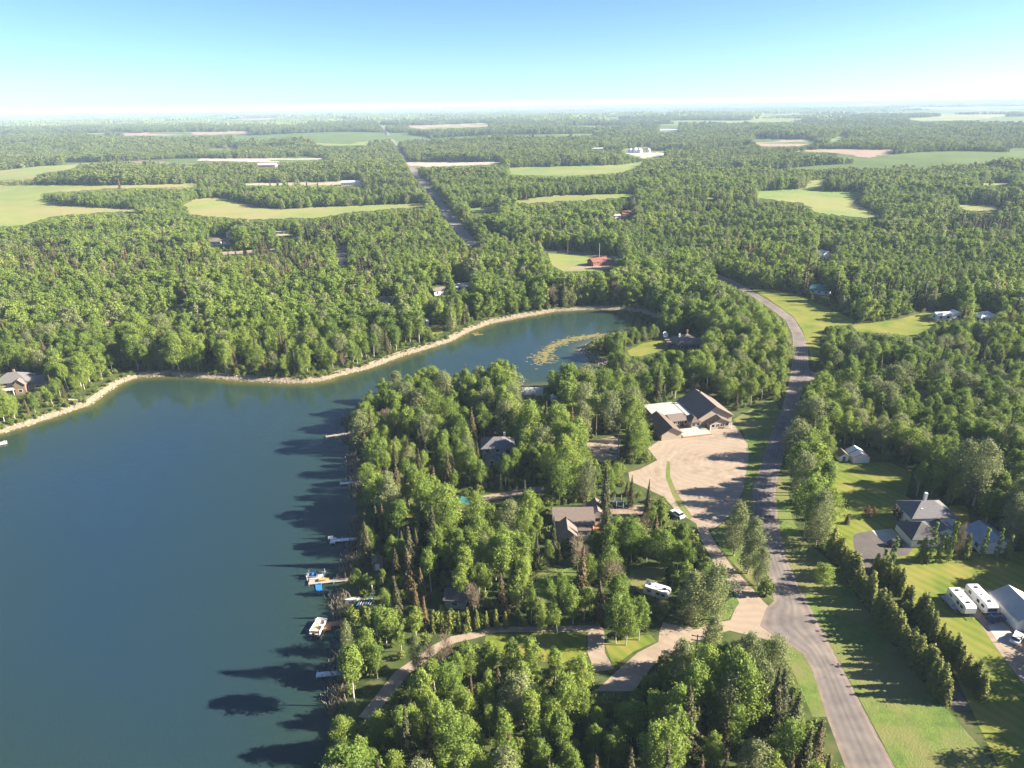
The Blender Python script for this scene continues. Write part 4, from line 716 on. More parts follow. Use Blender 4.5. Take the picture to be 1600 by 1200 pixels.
MB().box(-8.7, 1.9, -7.0, -1.2, -0.2, 0.55).build('terrace', 'concrete', h); MB().box(-8.9, 2.1, -7.25, -7.003, -0.2, 0.42).build('terrace_edging', 'brown_wood', h); MB().box(1.903, 2.15, -7.0, -1.2, -0.2, 0.42).build('terrace_edging', 'brown_wood', h)
# brown house in the trees
h = house('brown_house', 'brown roofed house with a front gable among spruces', 'house', 16.3, 160)
rf = volume(h, -5.2, 5.3, -1.6, 6.5, 2.9, 'gx', 2.6, 'cream_wall', 'mauve_shingle', 0.5); chimney(rf, 3.5, 5, 3.6, 6.2)
volume(h, -4.6, 0.4, -7.0, -1.62, 2.7, 'gy', 2.2, 'cream_wall', 'mauve_shingle', 0.45, wins='sw', doors=[('s', 2.5, 1.0, 2.1, 1)]); volume(h, 1.2, 4.4, -4.2, -1.64, 2.3, 'flat', 0, 'cream_wall', 'brown_shingle', 0.25, wins='s', doors=[('s', 1.6, 2.4, 2.0, 2)]); volume(h, 4.9, 9.2, 2.2, 8.4, 2.8, 'gy', 1.8, 'white_wall', 'mauve_shingle', 0.4)
MB().box(5.4, 8.6, -2.4, 2.1, -0.2, 0.5).build('deck', 'brown_wood', h)
# house above the driveway
h = house('grey_house', 'two storey grey house with grey hip roof behind the point trees', 'house', -5.2, 202)
rf = volume(h, -5.0, 5.2, -2.6, 5.0, 5.0, 'hip', 2.4, 'grey_wall', 'slate_roof', 0.5); volume(h, -4.2, 0.6, -5.6, -2.62, 2.5, 'gy', 1.4, 'grey_wall', 'slate_roof', 0.4, wins='s', doors=[('s', 2.4, 1.0, 2.0, 1)]); chimney(rf, 2.4, 3.2, 5.6, 8.0, 'grey_wall'); volume(h, 1.4, 4.8, -4.4, -2.64, 2.6, 'shed', 0.8, 'grey_wall', 'grey_shingle', 0.3, wins='s')
h = house('long_house', 'low grey roofed house deep in the woods of the point', 'house', 7.0, 252, -4); rf = volume(h, -5.2, 5.0, -3, 3, 2.7, 'gx', 1.7, 'brown_wall', 'pale_roof', 0.5); chimney(rf, -3, 1.2, 3, 5.2)
h = house('small_shed', 'small white shed beside the low grey roofed house', 'shed', 16.2, 246.5, 10); volume(h, -1.2, 1.2, -1.5, 1.5, 2.2, 'gy', 0.9, 'white_wall', 'white_metal', 0.2, wins='', doors=[('s', 1.2, 0.9, 1.9, 1)])
# house on the far shore
h = house('lakeside_house', 'large grey roofed house with balcony above the far shore', 'house', -209, 269, 14)
rf = volume(h, -8, 4.5, -3.5, 5.5, 4.9, 'hip', 3.0, 'cream_wall', 'slate_roof', 0.6, step=3.0); chimney(rf, -1.5, 2.5, 6, 8.6); volume(h, 0.3, 4.3, -5.6, -3.52, 4.3, 'gy', 2.0, 'brown_wall', 'mauve_shingle', 0.4, wins='s'); volume(h, 4.52, 10.5, -2.2, 5.0, 3.2, 'gx', 2.0, 'cream_wall', 'slate_roof', 0.5)
MB().box(-8, 0.2, -6.1, -3.53, 2.3, 2.5).box(-8, 0.2, -6.1, -6.0, 2.5, 3.4).build('balcony', 'white_trim', h)
for xx in (-7.8, -4, -0.2): MB().box(xx - 0.1, xx + 0.1, -6.05, -5.85, -0.2, 2.29).build('post', 'white_trim', h)
h = house('red_house', 'dark red walled house with a pyramid roof beside the inlet lawn', 'house', 84.5, 311, 6); rf = volume(h, -6, 5.5, -5, 5.5, 2.9, 'pyr', 3.6, 'red_wall', 'mauve_shingle', 0.7); chimney(rf, 0.2, 1.2, 5.6, 8.0); chimney(rf, -3.6, 1.0, 4.0, 6.2, 'white_trim'); volume(h, 5.52, 12, -2.5, 4, 2.5, 'gx', 1.6, 'red_wall', 'mauve_shingle', 0.5); volume(h, -9.5, -6.02, -1, 4.5, 2.4, 'flat', 0, 'red_wall', 'mauve_shingle', 0.2)
# white house east of the road
h = house('white_house', 'white house with dark grey hip roof and attached garage on the big lawn', 'house', 106, 152)
rf = volume(h, 2.0, 13.5, 4.6, 12.6, 4.4, 'hip', 2.7, 'white_wall', 'slate_roof', 0.6, step=3.0, wz=1.7); chimney(rf, 8.2, 10.6, 6.2, 8.4, 'white_trim'); MB().box(5.0, 5.5, 6.4, 6.9, 5.0, 6.0).build('roof_vent', 'white_trim', rf)
volume(h, -1.6, 6.4, -2.6, 5.4, 2.6, 'hip', 2.7, 'white_wall', 'grey_shingle', 0.5, wins='s', doors=[('w', 3.9, 4.8, 2.2, 2)]); volume(h, 6.5, 11.5, 0.4, 4.58, 2.6, 'gy', 1.3, 'white_wall', 'slate_roof', 0.4, wins='s')
h = house('garden_garage', 'white garage with blue grey roof behind the columnar poplars', 'garage', 124.6, 150.2); volume(h, -4, 4, -4, 4, 2.5, 'gy', 2.0, 'white_wall', 'blue_roof', 0.4, wins='w', doors=[('s', 4, 4.6, 2.2, 2)])
h = house('workshop', 'long white workshop with pale and dark roofs beside the parked motorhomes', 'workshop', 116.5, 120)
volume(h, -5.8, 1.2, -1.5, 7.5, 2.9, 'gy', 1.9, 'white_wall', 'pale_roof', 0.4, wins='', doors=[('w', 3, 3.0, 2.3, 2), ('w', 7, 3.0, 2.3, 2)]); volume(h, -0.8, 10, -7.5, 4.2, 3.0, 'gy', 2.7, 'white_wall', 'grey_shingle', 0.5, wins='ws', step=4); volume(h, 0.6, 3.0, -1.2, 1.6, 4.6, 'gx', 0.9, 'white_wall', 'grey_shingle', 0.2, wins='w')
# fabric shed and garden shed
h = house('fabric_shed', 'white fabric shed with red trim at the edge of the lawn', 'shed', 112.9, 197.5)
MB().prism([(-2.6, -0.1), (2.6, -0.1), (2.6, 2.0), (0.1, 3.4), (-0.1, 3.4), (-2.6, 2.0)], -2.8, 3.2).build('fabric_cover', 'white_wall', h)
for yy, nm in ((-2.9, 'front_trim'), (0.3, 'middle_band')):
    t = MB(); pr = [(-2.68, 0), (-2.68, 2.05), (0, 3.5), (2.68, 2.05), (2.68, 0)]
    for a, b_ in zip(pr[:-1], pr[1:]): t.tube((a[0], yy, a[1]), (b_[0], yy, b_[1]), 0.09, n=5)
    t.build(nm, 'red_paint' if yy < 0 else 'dark_metal', h)
h = house('garden_shed', 'small white garden shed with brown roof left of the fabric shed', 'shed', 107.8, 197.5); volume(h, -1.5, 1.5, -1.6, 1.8, 2.0, 'gy', 1.0, 'white_wall', 'brown_shingle', 0.25, wins='', doors=[('s', 1.5, 1.0, 1.8, 1)])
h = house('shore_cabin', 'dark roofed cabin in deep shade among trunks', 'cabin', -14.2, 130.5, -8); volume(h, -2.1, 2.6, -2, 2.4, 2.5, 'gx', 1.3, 'grey_wall', 'grey_shingle', 0.4)
h = house('boathouse', 'tiny brown boathouse at the tree edge above the lake', 'boathouse', -35.2, 144.5, 10); volume(h, -1.1, 1.1, -1.2, 1.2, 2.1, 'gy', 0.8, 'brown_wood', 'mauve_shingle', 0.3, wins='', doors=[('s', 1.1, 0.9, 1.8, 2)])
# houses across the inlet and farther off: label, pixel of base, size, wall, roof
far = [('cabin', 'white cabin with low roof in the woods left of the inlet', 603, 473, 9, 5, 2.6, 'gx', 1.0, 'white_wall', 'mauve_shingle', 8), ('cabin', 'white walled cottage with tan roof above the inlet shore', 686, 459, 9, 6, 2.8, 'gx', 1.3, 'white_wall', 'mauve_shingle', 30), ('cabin', 'grey roofed cottage uphill of the tan roofed one', 722, 452, 9, 6, 2.6, 'gx', 1.3, 'cream_wall', 'pale_roof', 20),
 ('boat_shed', 'tiny white shed on the grass by the inlet bank', 665, 507, 3, 3, 2.0, 'gy', 0.8, 'white_wall', 'white_metal', 0), ('house', 'white roofed farmhouse beyond the spruce row', 1536, 500, 11, 8, 2.6, 'hip', 2.2, 'white_wall', 'white_metal', 10), ('farm_shed', 'long pale metal shed in front of spruces', 1470, 498, 8, 5, 2.5, 'gx', 1.2, 'white_wall', 'white_metal', 5), ('farm_shed', 'second pale metal shed right of the long one', 1492, 497, 6, 5, 2.5, 'gy', 1.5, 'white_wall', 'white_metal', 5),
 ('house', 'small white house alone in the eastern woods', 1286, 406, 7, 7, 4.6, 'gy', 2.0, 'white_wall', 'white_metal', 15), ('house', 'green roofed house hidden behind spruces by the road', 1281, 458, 11, 8, 2.8, 'gx', 2.4, 'white_wall', 'green_roof', -30), ('house', 'white house with arched front in the western woods', 338, 382, 12, 9, 3.2, 'hip', 2.4, 'white_wall', 'mauve_shingle', 0), ('garage', 'white garage right of the western house', 354, 381, 8, 7, 2.8, 'gx', 1.8, 'white_wall', 'mauve_shingle', 0), ('farm_shed', 'narrow white shed behind the western house', 359, 370, 4, 4, 4.0, 'gy', 1.5, 'white_wall', 'white_metal', 0),
 ('barn', 'red roofed barn beside the flagpole clearing', 934, 413, 13, 8, 2.8, 'gx', 2.2, 'red_wall', 'red_roof', 25), ('farm_shed', 'brown roofed shed right of the red barn', 952, 413, 7, 5, 2.4, 'gx', 1.2, 'brown_wall', 'brown_shingle', -15), ('house', 'red walled farmhouse in a clearing amid the far woods', 981, 339, 14, 9, 3.5, 'gx', 2.4, 'red_wall', 'red_roof', 10), ('farm_shed', 'pale shed left of the red walled farmhouse', 962, 341, 9, 6, 2.6, 'gx', 1.2, 'white_wall', 'pale_roof', 10),
 ('farm_building', 'long white farm building by the stubble strip', 549, 289, 28, 9, 4, 'gx', 2, 'white_wall', 'white_metal', 0), ('farm_building', 'very long white barn far off on the plain', 1045, 206, 75, 16, 6, 'gx', 3, 'white_wall', 'white_metal', 0), ('farm_building', 'grey farm building by the gravel yards', 418, 262, 34, 14, 5, 'gx', 3, 'cream_wall', 'pale_roof', 0), ('farm_building', 'tan farm building left of the grey one', 405, 261, 20, 12, 5, 'gx', 3, 'brown_wall', 'red_roof', 0),
 ('farm_building', 'low grey shed left of the grain bins', 933, 236, 26, 12, 5, 'gx', 2, 'grey_wall', 'pale_roof', 0), ('farm_building', 'white farm building west of the straight road', 240, 229, 24, 14, 6, 'gx', 3, 'white_wall', 'white_metal', 0), ('farm_building', 'white barn far beyond the ploughed strip', 500, 205, 60, 20, 7, 'gx', 3, 'white_wall', 'white_metal', 0), ('farm_building', 'small white house by the eastern ploughed field', 1385, 208, 34, 16, 6, 'gx', 3, 'white_wall', 'white_metal', 0), ('farm_building', 'pale barn above the eastern ploughed field', 1400, 222, 34, 14, 5, 'gx', 2, 'cream_wall', 'pale_roof', 0),
 ('farm_building', 'leftmost white building of the distant village', 143, 206, 40, 20, 8, 'gx', 4, 'white_wall', 'white_metal', 0), ('farm_building', 'middle white building of the distant village', 154, 206, 50, 20, 9, 'gx', 4, 'white_wall', 'white_metal', 0), ('farm_building', 'rightmost white building of the distant village', 166, 206, 40, 20, 8, 'gx', 4, 'white_wall', 'white_metal', 0)]
for nm, lab, px, py, w, d, hh, rt, rise, wm_, rm, rz in far:
    (wx, wy), = on_land([(px, py)])[:1]; o = house(nm, lab, nm.split('_')[-1] if nm != 'farm_building' else 'building', wx, wy, rz); volume(o, -w/2, w/2, -d/2, d/2, hh, rt, rise, wm_, rm, 0.4, z0=-1.5, wins='sw' if w < 30 else 's', step=3.4 if w < 30 else 8)
for k, (px, py, rr) in enumerate(((985, 239, 5.5), (992, 239, 6.5), (999, 239, 6), (1013, 238, 5))):
    (wx, wy), = on_land([(px, py)])[:1]; o = house('grain_bin', ('leftmost', 'tallest', 'third', 'rightmost')[k] + ' white domed grain bin in the far farmyard', 'grain bin', wx, wy, 0, 'grain bins in the far farmyard')
    b_ = MB(); n_ = 14; b_.tube((0, 0, -1), (0, 0, rr * 1.1), rr, n=n_); b_.build('wall', 'white_metal', o); c_ = MB(); c_.tube((0, 0, rr * 1.1 + 0.01), (0, 0, rr * 1.55), rr * 1.04, rr * 0.5, n_); c_.tube((0, 0, rr * 1.55), (0, 0, rr * 1.75), rr * 0.5, 0.4, n_); c_.build('roof', 'white_metal', o)

# ------------------------------------------------------------------ docks and boats
def dock(label, a, b_, w, m='weathered_wood', plat=None):
    A = np.array(G(*a, 0.5)); B = np.array(G(*b_, 0.5)); d = B - A; L_ = np.linalg.norm(d); ang = math.atan2(d[1], d[0])
    o = empty('dock', (A[0], A[1], 0), ang, label, 'dock'); mb = MB(); n_ = int(L_ / 0.3)
    for i in range(n_): mb.box(i * 0.3, i * 0.3 + 0.27, -w / 2, w / 2, 0.42, 0.49)
    mb.build('deck', m, o); 
    for s in (-1, 1): MB().box(0, L_, s * (w / 2 - 0.14) - 0.05, s * (w / 2 - 0.14) + 0.05, 0.24, 0.418).build('beam', m, o)
    for i in range(int(L_ / 3) + 1):
        for s in (-1, 1): MB().tube((0.2 + i * 3, s * (w / 2 + 0.06), -1.6), (0.2 + i * 3, s * (w / 2 + 0.06), 0.85), 0.06, n=5).build('post', m, o)
    if plat:
        x0, x1, y0, y1 = plat; mb = MB(); k = int((x1 - x0) / 0.3)
        for i in range(k): mb.box(x0 + i * 0.3, x0 + i * 0.3 + 0.27, y0, y1, 0.43, 0.50)
        mb.build('platform', m, o)
        for px_ in (x0 + 0.2, x1 - 0.2): MB().tube((px_, (y1 if abs(y1) > abs(y0) else y0), -1.6), (px_, (y1 if abs(y1) > abs(y0) else y0), 0.8), 0.06, n=5).build('post', m, o)
    return o, A, ang
dock('long grey dock farthest up the shore of the wooded point', (509, 682), (551, 676), 1.3); dock('short pale dock second up the shore of the wooded point', (531, 755), (565, 752), 1.2, 'white_trim'); dock('pale dock with a white bench at its end', (516, 844), (562, 841), 1.2, 'white_trim', (0, 1.6, -1.4, 1.2))
dock('grey dock with square platform and boat lift', (482, 911), (556, 904), 1.1, 'weathered_wood', (0, 3.0, 0.56, 2.3)); dock('brown wooden dock with the pontoon boat moored at it', (506, 976), (548, 971), 1.5, 'brown_wood', (0, 1.8, -2.0, -0.76)); dock('white dock end at the left edge of the lake', (-26, 699), (11, 690), 2.2, 'white_trim'); dock('pale dock near the bottom of the lake', (494, 1054), (540, 1050), 1.3, 'white_trim')
x_, y_ = G(517, 843, 0.5); o = empty('bench', (x_, y_, 0.51), 0.2, 'white bench at the end of the pale dock', 'bench'); MB().box(-0.7, 0.7, -0.22, 0.22, 0.42, 0.48).build('seat', 'white_trim', o); MB().box(-0.7, 0.7, 0.20, 0.26, 0.5, 0.95).build('backrest', 'white_trim', o)
for s in (-0.6, 0.6): MB().box(s - 0.05, s + 0.05, -0.2, 0.2, 0, 0.415).build('leg', 'white_trim', o)
def hull(L_, w, h_, deep=0.3, n_=9, tip=0.15):
    v = []; f_ = []
    for i in range(n_):
        t = i / (n_ - 1); ww = w / 2 * max(tip, (1 - abs(2 * t - 0.85) ** 2.6)) if t > 0.42 else w / 2 * (0.86 + 0.14 * t / 0.42); zz = h_ + 0.12 * h_ * t * t * 2
        v += [(L_ * (t - 0.5), -ww, zz), (L_ * (t - 0.5), -ww * 0.62, -deep * 0.4), (L_ * (t - 0.5), 0, -deep), (L_ * (t - 0.5), ww * 0.62, -deep * 0.4), (L_ * (t - 0.5), ww, zz)]
    for i in range(n_ - 1):
        for j in range(4): a = i * 5 + j; f_.append((a, a + 1, a + 6, a + 5))
    f_ += [(0, 1, 2, 3, 4), tuple(range((n_ - 1) * 5 + 4, (n_ - 1) * 5 - 1, -1))]
    return MB().add(v, f_)
def boat_at(name, label, px, py, z, rz, L_, w, h_, m, inner='tan_seat', cat='boat', group=None):
    wx, wy = G(px, py, z); o = empty(name, (wx, wy, z), R(rz), label, cat, group); hull(L_, w, h_).build('hull', m, o); hull(L_ * 0.88, w * 0.8, h_ * 0.12, 0.05).build('floor', inner, o, (0, 0, h_ * 0.75)); return o
o = boat_at('motorboat', 'blue and white motorboat on the lift beside the grey dock platform', 494, 900, 0.5, 5, 4.6, 1.9, 0.6, 'white_paint', 'grey_wall'); MB().add([(0.5, -0.8, 0.6), (0.5, 0.8, 0.6), (0.1, 0.7, 1.15), (0.1, -0.7, 1.15)], [(0, 1, 2, 3)]).build('windscreen', 'window_glass', o); MB().box(-0.9, -0.3, -0.6, 0.6, 0.45, 0.9).build('seat', 'blue_plastic', o); MB().box(-2.7, -2.25, -0.2, 0.2, 0.1, 1.0).build('outboard_motor', 'dark_metal', o)
wx, wy = G(494, 900, 0.5); o = empty('boat_lift', (wx, wy, 0), R(5), 'white metal boat lift frame under the motorboat', 'boat lift')
for s in (-1, 1):
    MB().tube((-2.2, s * 1.25, 0.7), (2.2, s * 1.25, 0.7), 0.07, n=5).build('rail', 'white_metal', o)
    for q in (-2, 2): MB().tube((q, s * 1.25, -1.5), (q, s * 1.25, 1.6), 0.07, n=5).build('post', 'white_metal', o)
boat_at('rowing_boat', 'orange wooden rowing boat lying on the grey dock', 506, 906, 0.62, 12, 2.6, 1.1, 0.35, 'orange_wood', 'orange_wood')
wx, wy = G(498, 918, 0.1); o = empty('swim_mat', (wx, wy, 0.02), R(-70), 'bright blue floating mat beside the grey dock', 'mat')
for k in range(3): MB().box(-1.35 + k * 0.92, -0.47 + k * 0.92, -0.75, 0.75, 0, 0.16).build('float_panel', 'blue_plastic', o)
wx, wy = G(498, 981, 0.3); o = empty('pontoon_boat', (wx, wy, 0.0), R(80), 'white pontoon boat moored at the brown dock', 'boat')
for s in (-0.8, 0.8): MB().tube((-2.4, s, 0.15), (2.2, s, 0.15), 0.3, n=8).tube((2.2, s, 0.15), (2.8, s, 0.3), 0.3, 0.05, 8).build('pontoon', 'aluminium', o)
MB().box(-2.4, 2.3, -1.2, 1.2, 0.46, 0.56).build('deck', 'tan_seat', o); ra = MB()
for s in (-1.17, 1.17): ra.box(-2.0, 2.2, s - 0.03, s + 0.03, 0.62, 1.25)
ra.box(2.2, 2.26, -1.14, 1.14, 0.62, 1.25); ra.build('railing', 'white_paint', o); MB().box(-1.9, -1.2, -1.0, 1.0, 0.57, 1.05).build('seat', 'tan_seat', o); MB().box(1.0, 2.0, 0.4, 1.05, 0.57, 1.0).build('seat', 'white_paint', o); MB().box(-0.3, 0.2, -0.9, -0.3, 0.57, 1.3).build('console', 'white_paint', o); MB().box(-2.8, -2.45, -0.25, 0.25, 0.2, 1.2).build('outboard_motor', 'dark_metal', o)
cn = MB(); pr = [(-1.1, 0.6), (-1.1, 2.1), (1.1, 2.1), (1.1, 0.6)]
for a, b_ in zip(pr[:-1], pr[1:]): cn.tube((0.9, a[0], a[1]), (0.9, b_[0], b_[1]), 0.05, n=5)
cn.build('canopy_frame', 'white_paint', o)
boat_at('beached_boat', 'pale boat pulled up on the shady shore grass', 551, 938, 1.35, 15, 3.6, 1.2, 0.4, 'silver_paint', 'silver_paint'); boat_at('overturned_boat', 'long pale boat lying on the far bank below the grey roofed house', 118, 626, 1.1, -10, 6.0, 1.3, 0.4, 'white_paint', 'tan_seat')
for k, c_ in enumerate(('blue_plastic', 'white_paint', 'silver_paint', 'blue_plastic', 'white_paint')):
    boat_at('kayak', ('first', 'second', 'third', 'fourth', 'fifth')[k] + ' kayak from the water in the row on the shore grass', 562 + k * 4.6, 943 - k * 0.9, 1.35, 75, 2.4, 0.6, 0.25, c_, 'dark_metal', 'kayak', 'kayaks on the near shore')

# ------------------------------------------------------------------ vehicles
def wheels(o, xs, ys, r=0.34, w=0.24):
    for xx in xs:
        for s in (-1, 1):
            t = MB().tube((xx, s * ys - w / 2, r), (xx, s * ys + w / 2, r), r, n=12).build('wheel', 'tyre', o); MB().tube((xx, s * (ys + w / 2 + 0.01) - 0.01, r), (xx, s * (ys + w / 2 + 0.01) + 0.01, r), r * 0.55, n=8).build('rim', 'aluminium', t)
def car(label, px, py, rz, m, suv=False, cat='car'):
    wx, wy = G(px, py); o = empty('parked_car', (wx, wy, LAND + 0.04), R(rz), label, cat, None); hh = 0.25 if suv else 0
    body = MB().prism([(-2.2, 0.3), (2.15, 0.3), (2.2, 0.62), (2.1, 0.82 + hh * 0.5), (1.1, 0.92 + hh * 0.5), (-1.9, 0.95 + hh * 0.5), (-2.2, 0.85)], -0.88, 0.88).build('body', m, o)
    c = MB(); b0, t0 = 0.93 + hh * 0.5, 1.42 + hh; lo = [(-1.75, -0.82), (1.0, -0.82), (1.0, 0.82), (-1.75, 0.82)]; hi = [(-1.35, -0.66), (0.3, -0.66), (0.3, 0.66), (-1.35, 0.66)]
    c.add([(a, b_, b0) for a, b_ in lo] + [(a, b_, t0) for a, b_ in hi], [(0, 1, 5, 4), (1, 2, 6, 5), (2, 3, 7, 6), (3, 0, 4, 7)]).build('window', 'window_glass', o); MB().box(-1.4, 0.35, -0.68, 0.68, t0 + 0.002, t0 + 0.06).build('roof', m, o)
    for s in (-0.6, 0.6): MB().box(2.12, 2.2, s - 0.2, s + 0.2, 0.6, 0.75).build('headlight', 'white_trim', o)
    wheels(o, (-1.35, 1.35), 0.78); return o
car('dark blue car parked between the motorhomes and the workshop', 1556, 969, 15, 'blue_paint'); car('white car parked at the end of the concrete pad', 1588, 1000, 40, 'white_paint'); car('silver car in the shaded gravel clearing', 957, 707, 160, 'silver_paint'); car('white pickup sized vehicle at the edge of the gravel lane', 1058, 806, 120, 'white_paint', True); car('black car in the shade of the white house garage', 1400, 852, 10, 'dark_metal', True)
def camper(name, label, px, py, rz, L_, hh, dark=False):
    wx, wy = G(px, py); o = empty(name, (wx, wy, LAND + 0.03), R(rz), label, 'motorhome' if name == 'motorhome' else 'trailer'); w = 1.25; mb = MB().prism([(-L_/2, 0.6), (L_/2 - 0.9, 0.6), (L_/2, 1.2), (L_/2, hh - 0.5), (L_/2 - 0.4, hh - 0.05), (L_/2 - 1.0, hh), (-L_/2 + 0.3, hh), (-L_/2, hh - 0.3)], -w, w); mb.build('body', 'white_paint', o)
    for k, q in enumerate((-0.3, 0.02, 0.3)): MB().box(q * L_ - 0.28, q * L_ + 0.28, -0.3, 0.3, hh + 0.002, hh + 0.2).build('roof_vent', 'dark_metal' if k != 1 else 'white_trim', o)
    for s in (-1, 1):
        for q in (-0.28, 0.1, 0.3): MB().box(q * L_ - 0.5, q * L_ + 0.5, s * (w + 0.015) - 0.012, s * (w + 0.015) + 0.012, hh * 0.52, hh * 0.75).build('window', 'window_glass', o)
        MB().box(-L_ * 0.48, L_ * 0.42, s * (w + 0.012) - 0.01, s * (w + 0.012) + 0.01, 0.95, 1.15).build('stripe', 'grey_wall', o)
    MB().box(-0.85, -0.15, -w - 0.03, -w - 0.002, 0.65, hh * 0.82).build('door', 'white_trim', o); wheels(o, (-0.5, 0.4) if name != 'motorhome' else (-L_ * 0.25, L_ * 0.33), w - 0.18, 0.36)
    if name != 'motorhome': MB().box(L_ / 2 - 0.3, L_ / 2 + 1.0, -0.06, 0.06, 0.5, 0.6).build('hitch', 'dark_metal', o)
    else: MB().box(L_ / 2 - 0.05, L_ / 2 + 0.012, -1.05, 1.05, hh * 0.5, hh * 0.78).build('windscreen', 'window_glass', o)
    return o
camper('cargo_trailer', 'tall white cargo trailer, left of the two big white vehicles on the gravel', 1499, 949, -90, 7.0, 3.1); camper('motorhome', 'white motorhome with dark roof vents, right of the cargo trailer', 1530, 946, -90, 8.0, 3.2); camper('travel_trailer', 'white travel trailer with roof vents parked among the trees', 1026, 931, -30, 6.0, 2.7)
wx, wy = G(1485, 945); o = empty('flatbed_trailer', (wx, wy, LAND + 0.03), R(-88), 'low grey flatbed trailer beside the tall white cargo trailer', 'trailer'); MB().box(-2.4, 2.2, -1.0, 1.0, 0.55, 0.68).build('bed', 'grey_wall', o); MB().box(2.2, 3.4, -0.06, 0.06, 0.5, 0.6).build('hitch', 'dark_metal', o); MB().box(-1.6, 1.0, -0.6, 0.6, 0.69, 1.15).build('tarped_load', 'silver_paint', o); wheels(o, (-0.5, 0.3), 0.95, 0.3)
wx, wy = G(1551, 951); o = empty('small_tractor', (wx, wy, LAND + 0.03), R(160), 'small yellow and red tractor parked by the workshop wall', 'tractor'); MB().prism([(0, 0.5), (1.5, 0.5), (1.5, 1.0), (1.2, 1.2), (0, 1.25)], -0.4, 0.4).build('hood', 'yellow_paint', o); MB().box(-1.1, -0.02, -0.55, 0.55, 0.5, 0.9).build('body', 'red_paint', o); MB().box(-0.9, -0.4, -0.3, 0.3, 0.91, 1.35).build('seat', 'dark_metal', o); wheels(o, (-0.7,), 0.7, 0.6, 0.35); wheels(o, (1.1,), 0.55, 0.36, 0.25)
# trampoline, tarp canopy, dish
wx, wy = G(967, 790); o = empty('trampoline', (wx, wy, LAND + 0.02), 0, 'round trampoline with white safety poles beside the brown roofed house', 'trampoline'); MB().tube((0, 0, 0.8), (0, 0, 0.86), 1.7, n=18).build('mat', 'dark_metal', o)
rg = MB()
for i in range(18):
    a, b_ = i / 18 * 6.2832, (i + 1) / 18 * 6.2832; rg.tube((1.85 * math.cos(a), 1.85 * math.sin(a), 0.85), (1.85 * math.cos(b_), 1.85 * math.sin(b_), 0.85), 0.12, n=5)
rg.build('pad_ring', 'teal_fabric', o)
for i in range(6): a = i * 1.047; MB().tube((1.95 * math.cos(a), 1.95 * math.sin(a), 0), (1.95 * math.cos(a), 1.95 * math.sin(a), 2.5), 0.05, n=5).build('pole', 'white_metal', o)
wx, wy = G(720, 793); o = empty('tarp_canopy', (wx, wy, LAND), R(-8), 'teal tarp canopy on white poles beside the narrow driveway', 'canopy'); MB().prism([(-3.2, 2.0), (0, 2.9), (3.2, 2.0), (3.2, 1.95), (0, 2.85), (-3.2, 1.95)], -1.8, 1.8).build('tarp', 'teal_fabric', o)
for s in (-3.1, 3.1):
    for q in (-1.7, 1.7): MB().tube((s, q, -0.2), (s, q, 1.96), 0.06, n=5).build('pole', 'white_metal', o)
wx, wy = G(1038, 529); o = empty('satellite_dish', (wx, wy, LAND), R(30), 'pale satellite dish on the lawn beside the red walled house', 'dish'); MB().tube((0, 0, -0.2), (0, 0, 1.6), 0.1, n=6).build('mast', 'dark_metal', o); MB().tube((0, -0.1, 1.9), (0, -0.7, 2.3), 0.3, 1.6, 14).build('dish', 'white_metal', o)
# poles
def pole(label, px, py, hh, arms=1, m='pole_wood', flag=False, grp=None):
    (wx, wy), = on_land([(px, py)])[:1]; o = empty('utility_pole' if not flag else 'flagpole', (wx, wy, gz1(wx, wy)), R(random.uniform(-25, 25)), label, 'pole', grp); MB().tube((0, 0, -0.5), (0, 0, hh), 0.17, 0.11, 7).build('post', m, o)
    for k in range(arms):
        c_ = MB().box(-1.2, 1.2, 0.13, 0.25, hh - 0.6 - k * 1.1, hh - 0.45 - k * 1.1).build('crossarm', m, o)
        for q in (-1.0, 0.0, 1.0): MB().tube((q, 0.19, hh - 0.447 - k * 1.1), (q, 0.19, hh - 0.22 - k * 1.1), 0.06, n=5).build('insulator', 'white_trim', c_)
    return o
pole('wooden utility pole beside the shaded gravel clearing', 965, 716, 9.5); pole('pale wooden pole in the woods above the gravel clearing', 931, 683, 9); pole('two armed utility pole at the road junction trees', 1084, 1048, 9.5, 2); pole('pale pole on the shady lake shore by the kayaks', 584, 941, 5, 0, 'white_metal'); pole('white flagpole behind the red barn', 936, 410, 14, 0, 'white_metal', True)
pole('tall pale pole at the small green field by the straight road', 779, 337, 13, 1); pole('utility pole among the woods left of the eastern green field', 1322, 298, 13, 1); pole('utility pole right of the eastern green field', 1372, 297, 14, 1); pole('utility pole beside the western forest track', 525, 384, 11, 1); pole('wooden pole by the curved road clearing', 887, 398, 12, 1)

# ------------------------------------------------------------------ shore: rock bank, reeds, algae
def along(poly, step, z=0.0):
    w = np.array(GP(poly, z)); out = []
    for a, b_ in zip(w[:-1], w[1:]):
        d = b_ - a; L_ = np.linalg.norm(d); k = max(1, int(L_ / step)); t = (np.arange(k) + rng.uniform(0, 1, k)) / k; nrm = np.array([-d[1], d[0]]) / L_
        out.append(np.column_stack([a + t[:, None] * d, np.tile(nrm, (k, 1))]))
    return np.concatenate(out)
mat('rock', (0.19, 0.155, 0.125), 0.9, 0.25, 0.9, (0.36, 0.295, 0.235)); mat('bank_soil', (0.23, 0.19, 0.13), 0.95, 0.2, 0.5); mat('algae', (0.13, 0.125, 0.03), 0.8, 0.25, 0.4, (0.21, 0.165, 0.06))
ico = bmesh.new(); bmesh.ops.create_icosphere(ico, subdivisions=1, radius=1); iv = np.array([v.co[:] for v in ico.verts]); iF = np.array([[v.index for v in f_.verts] for f_ in ico.faces]); ico.free()
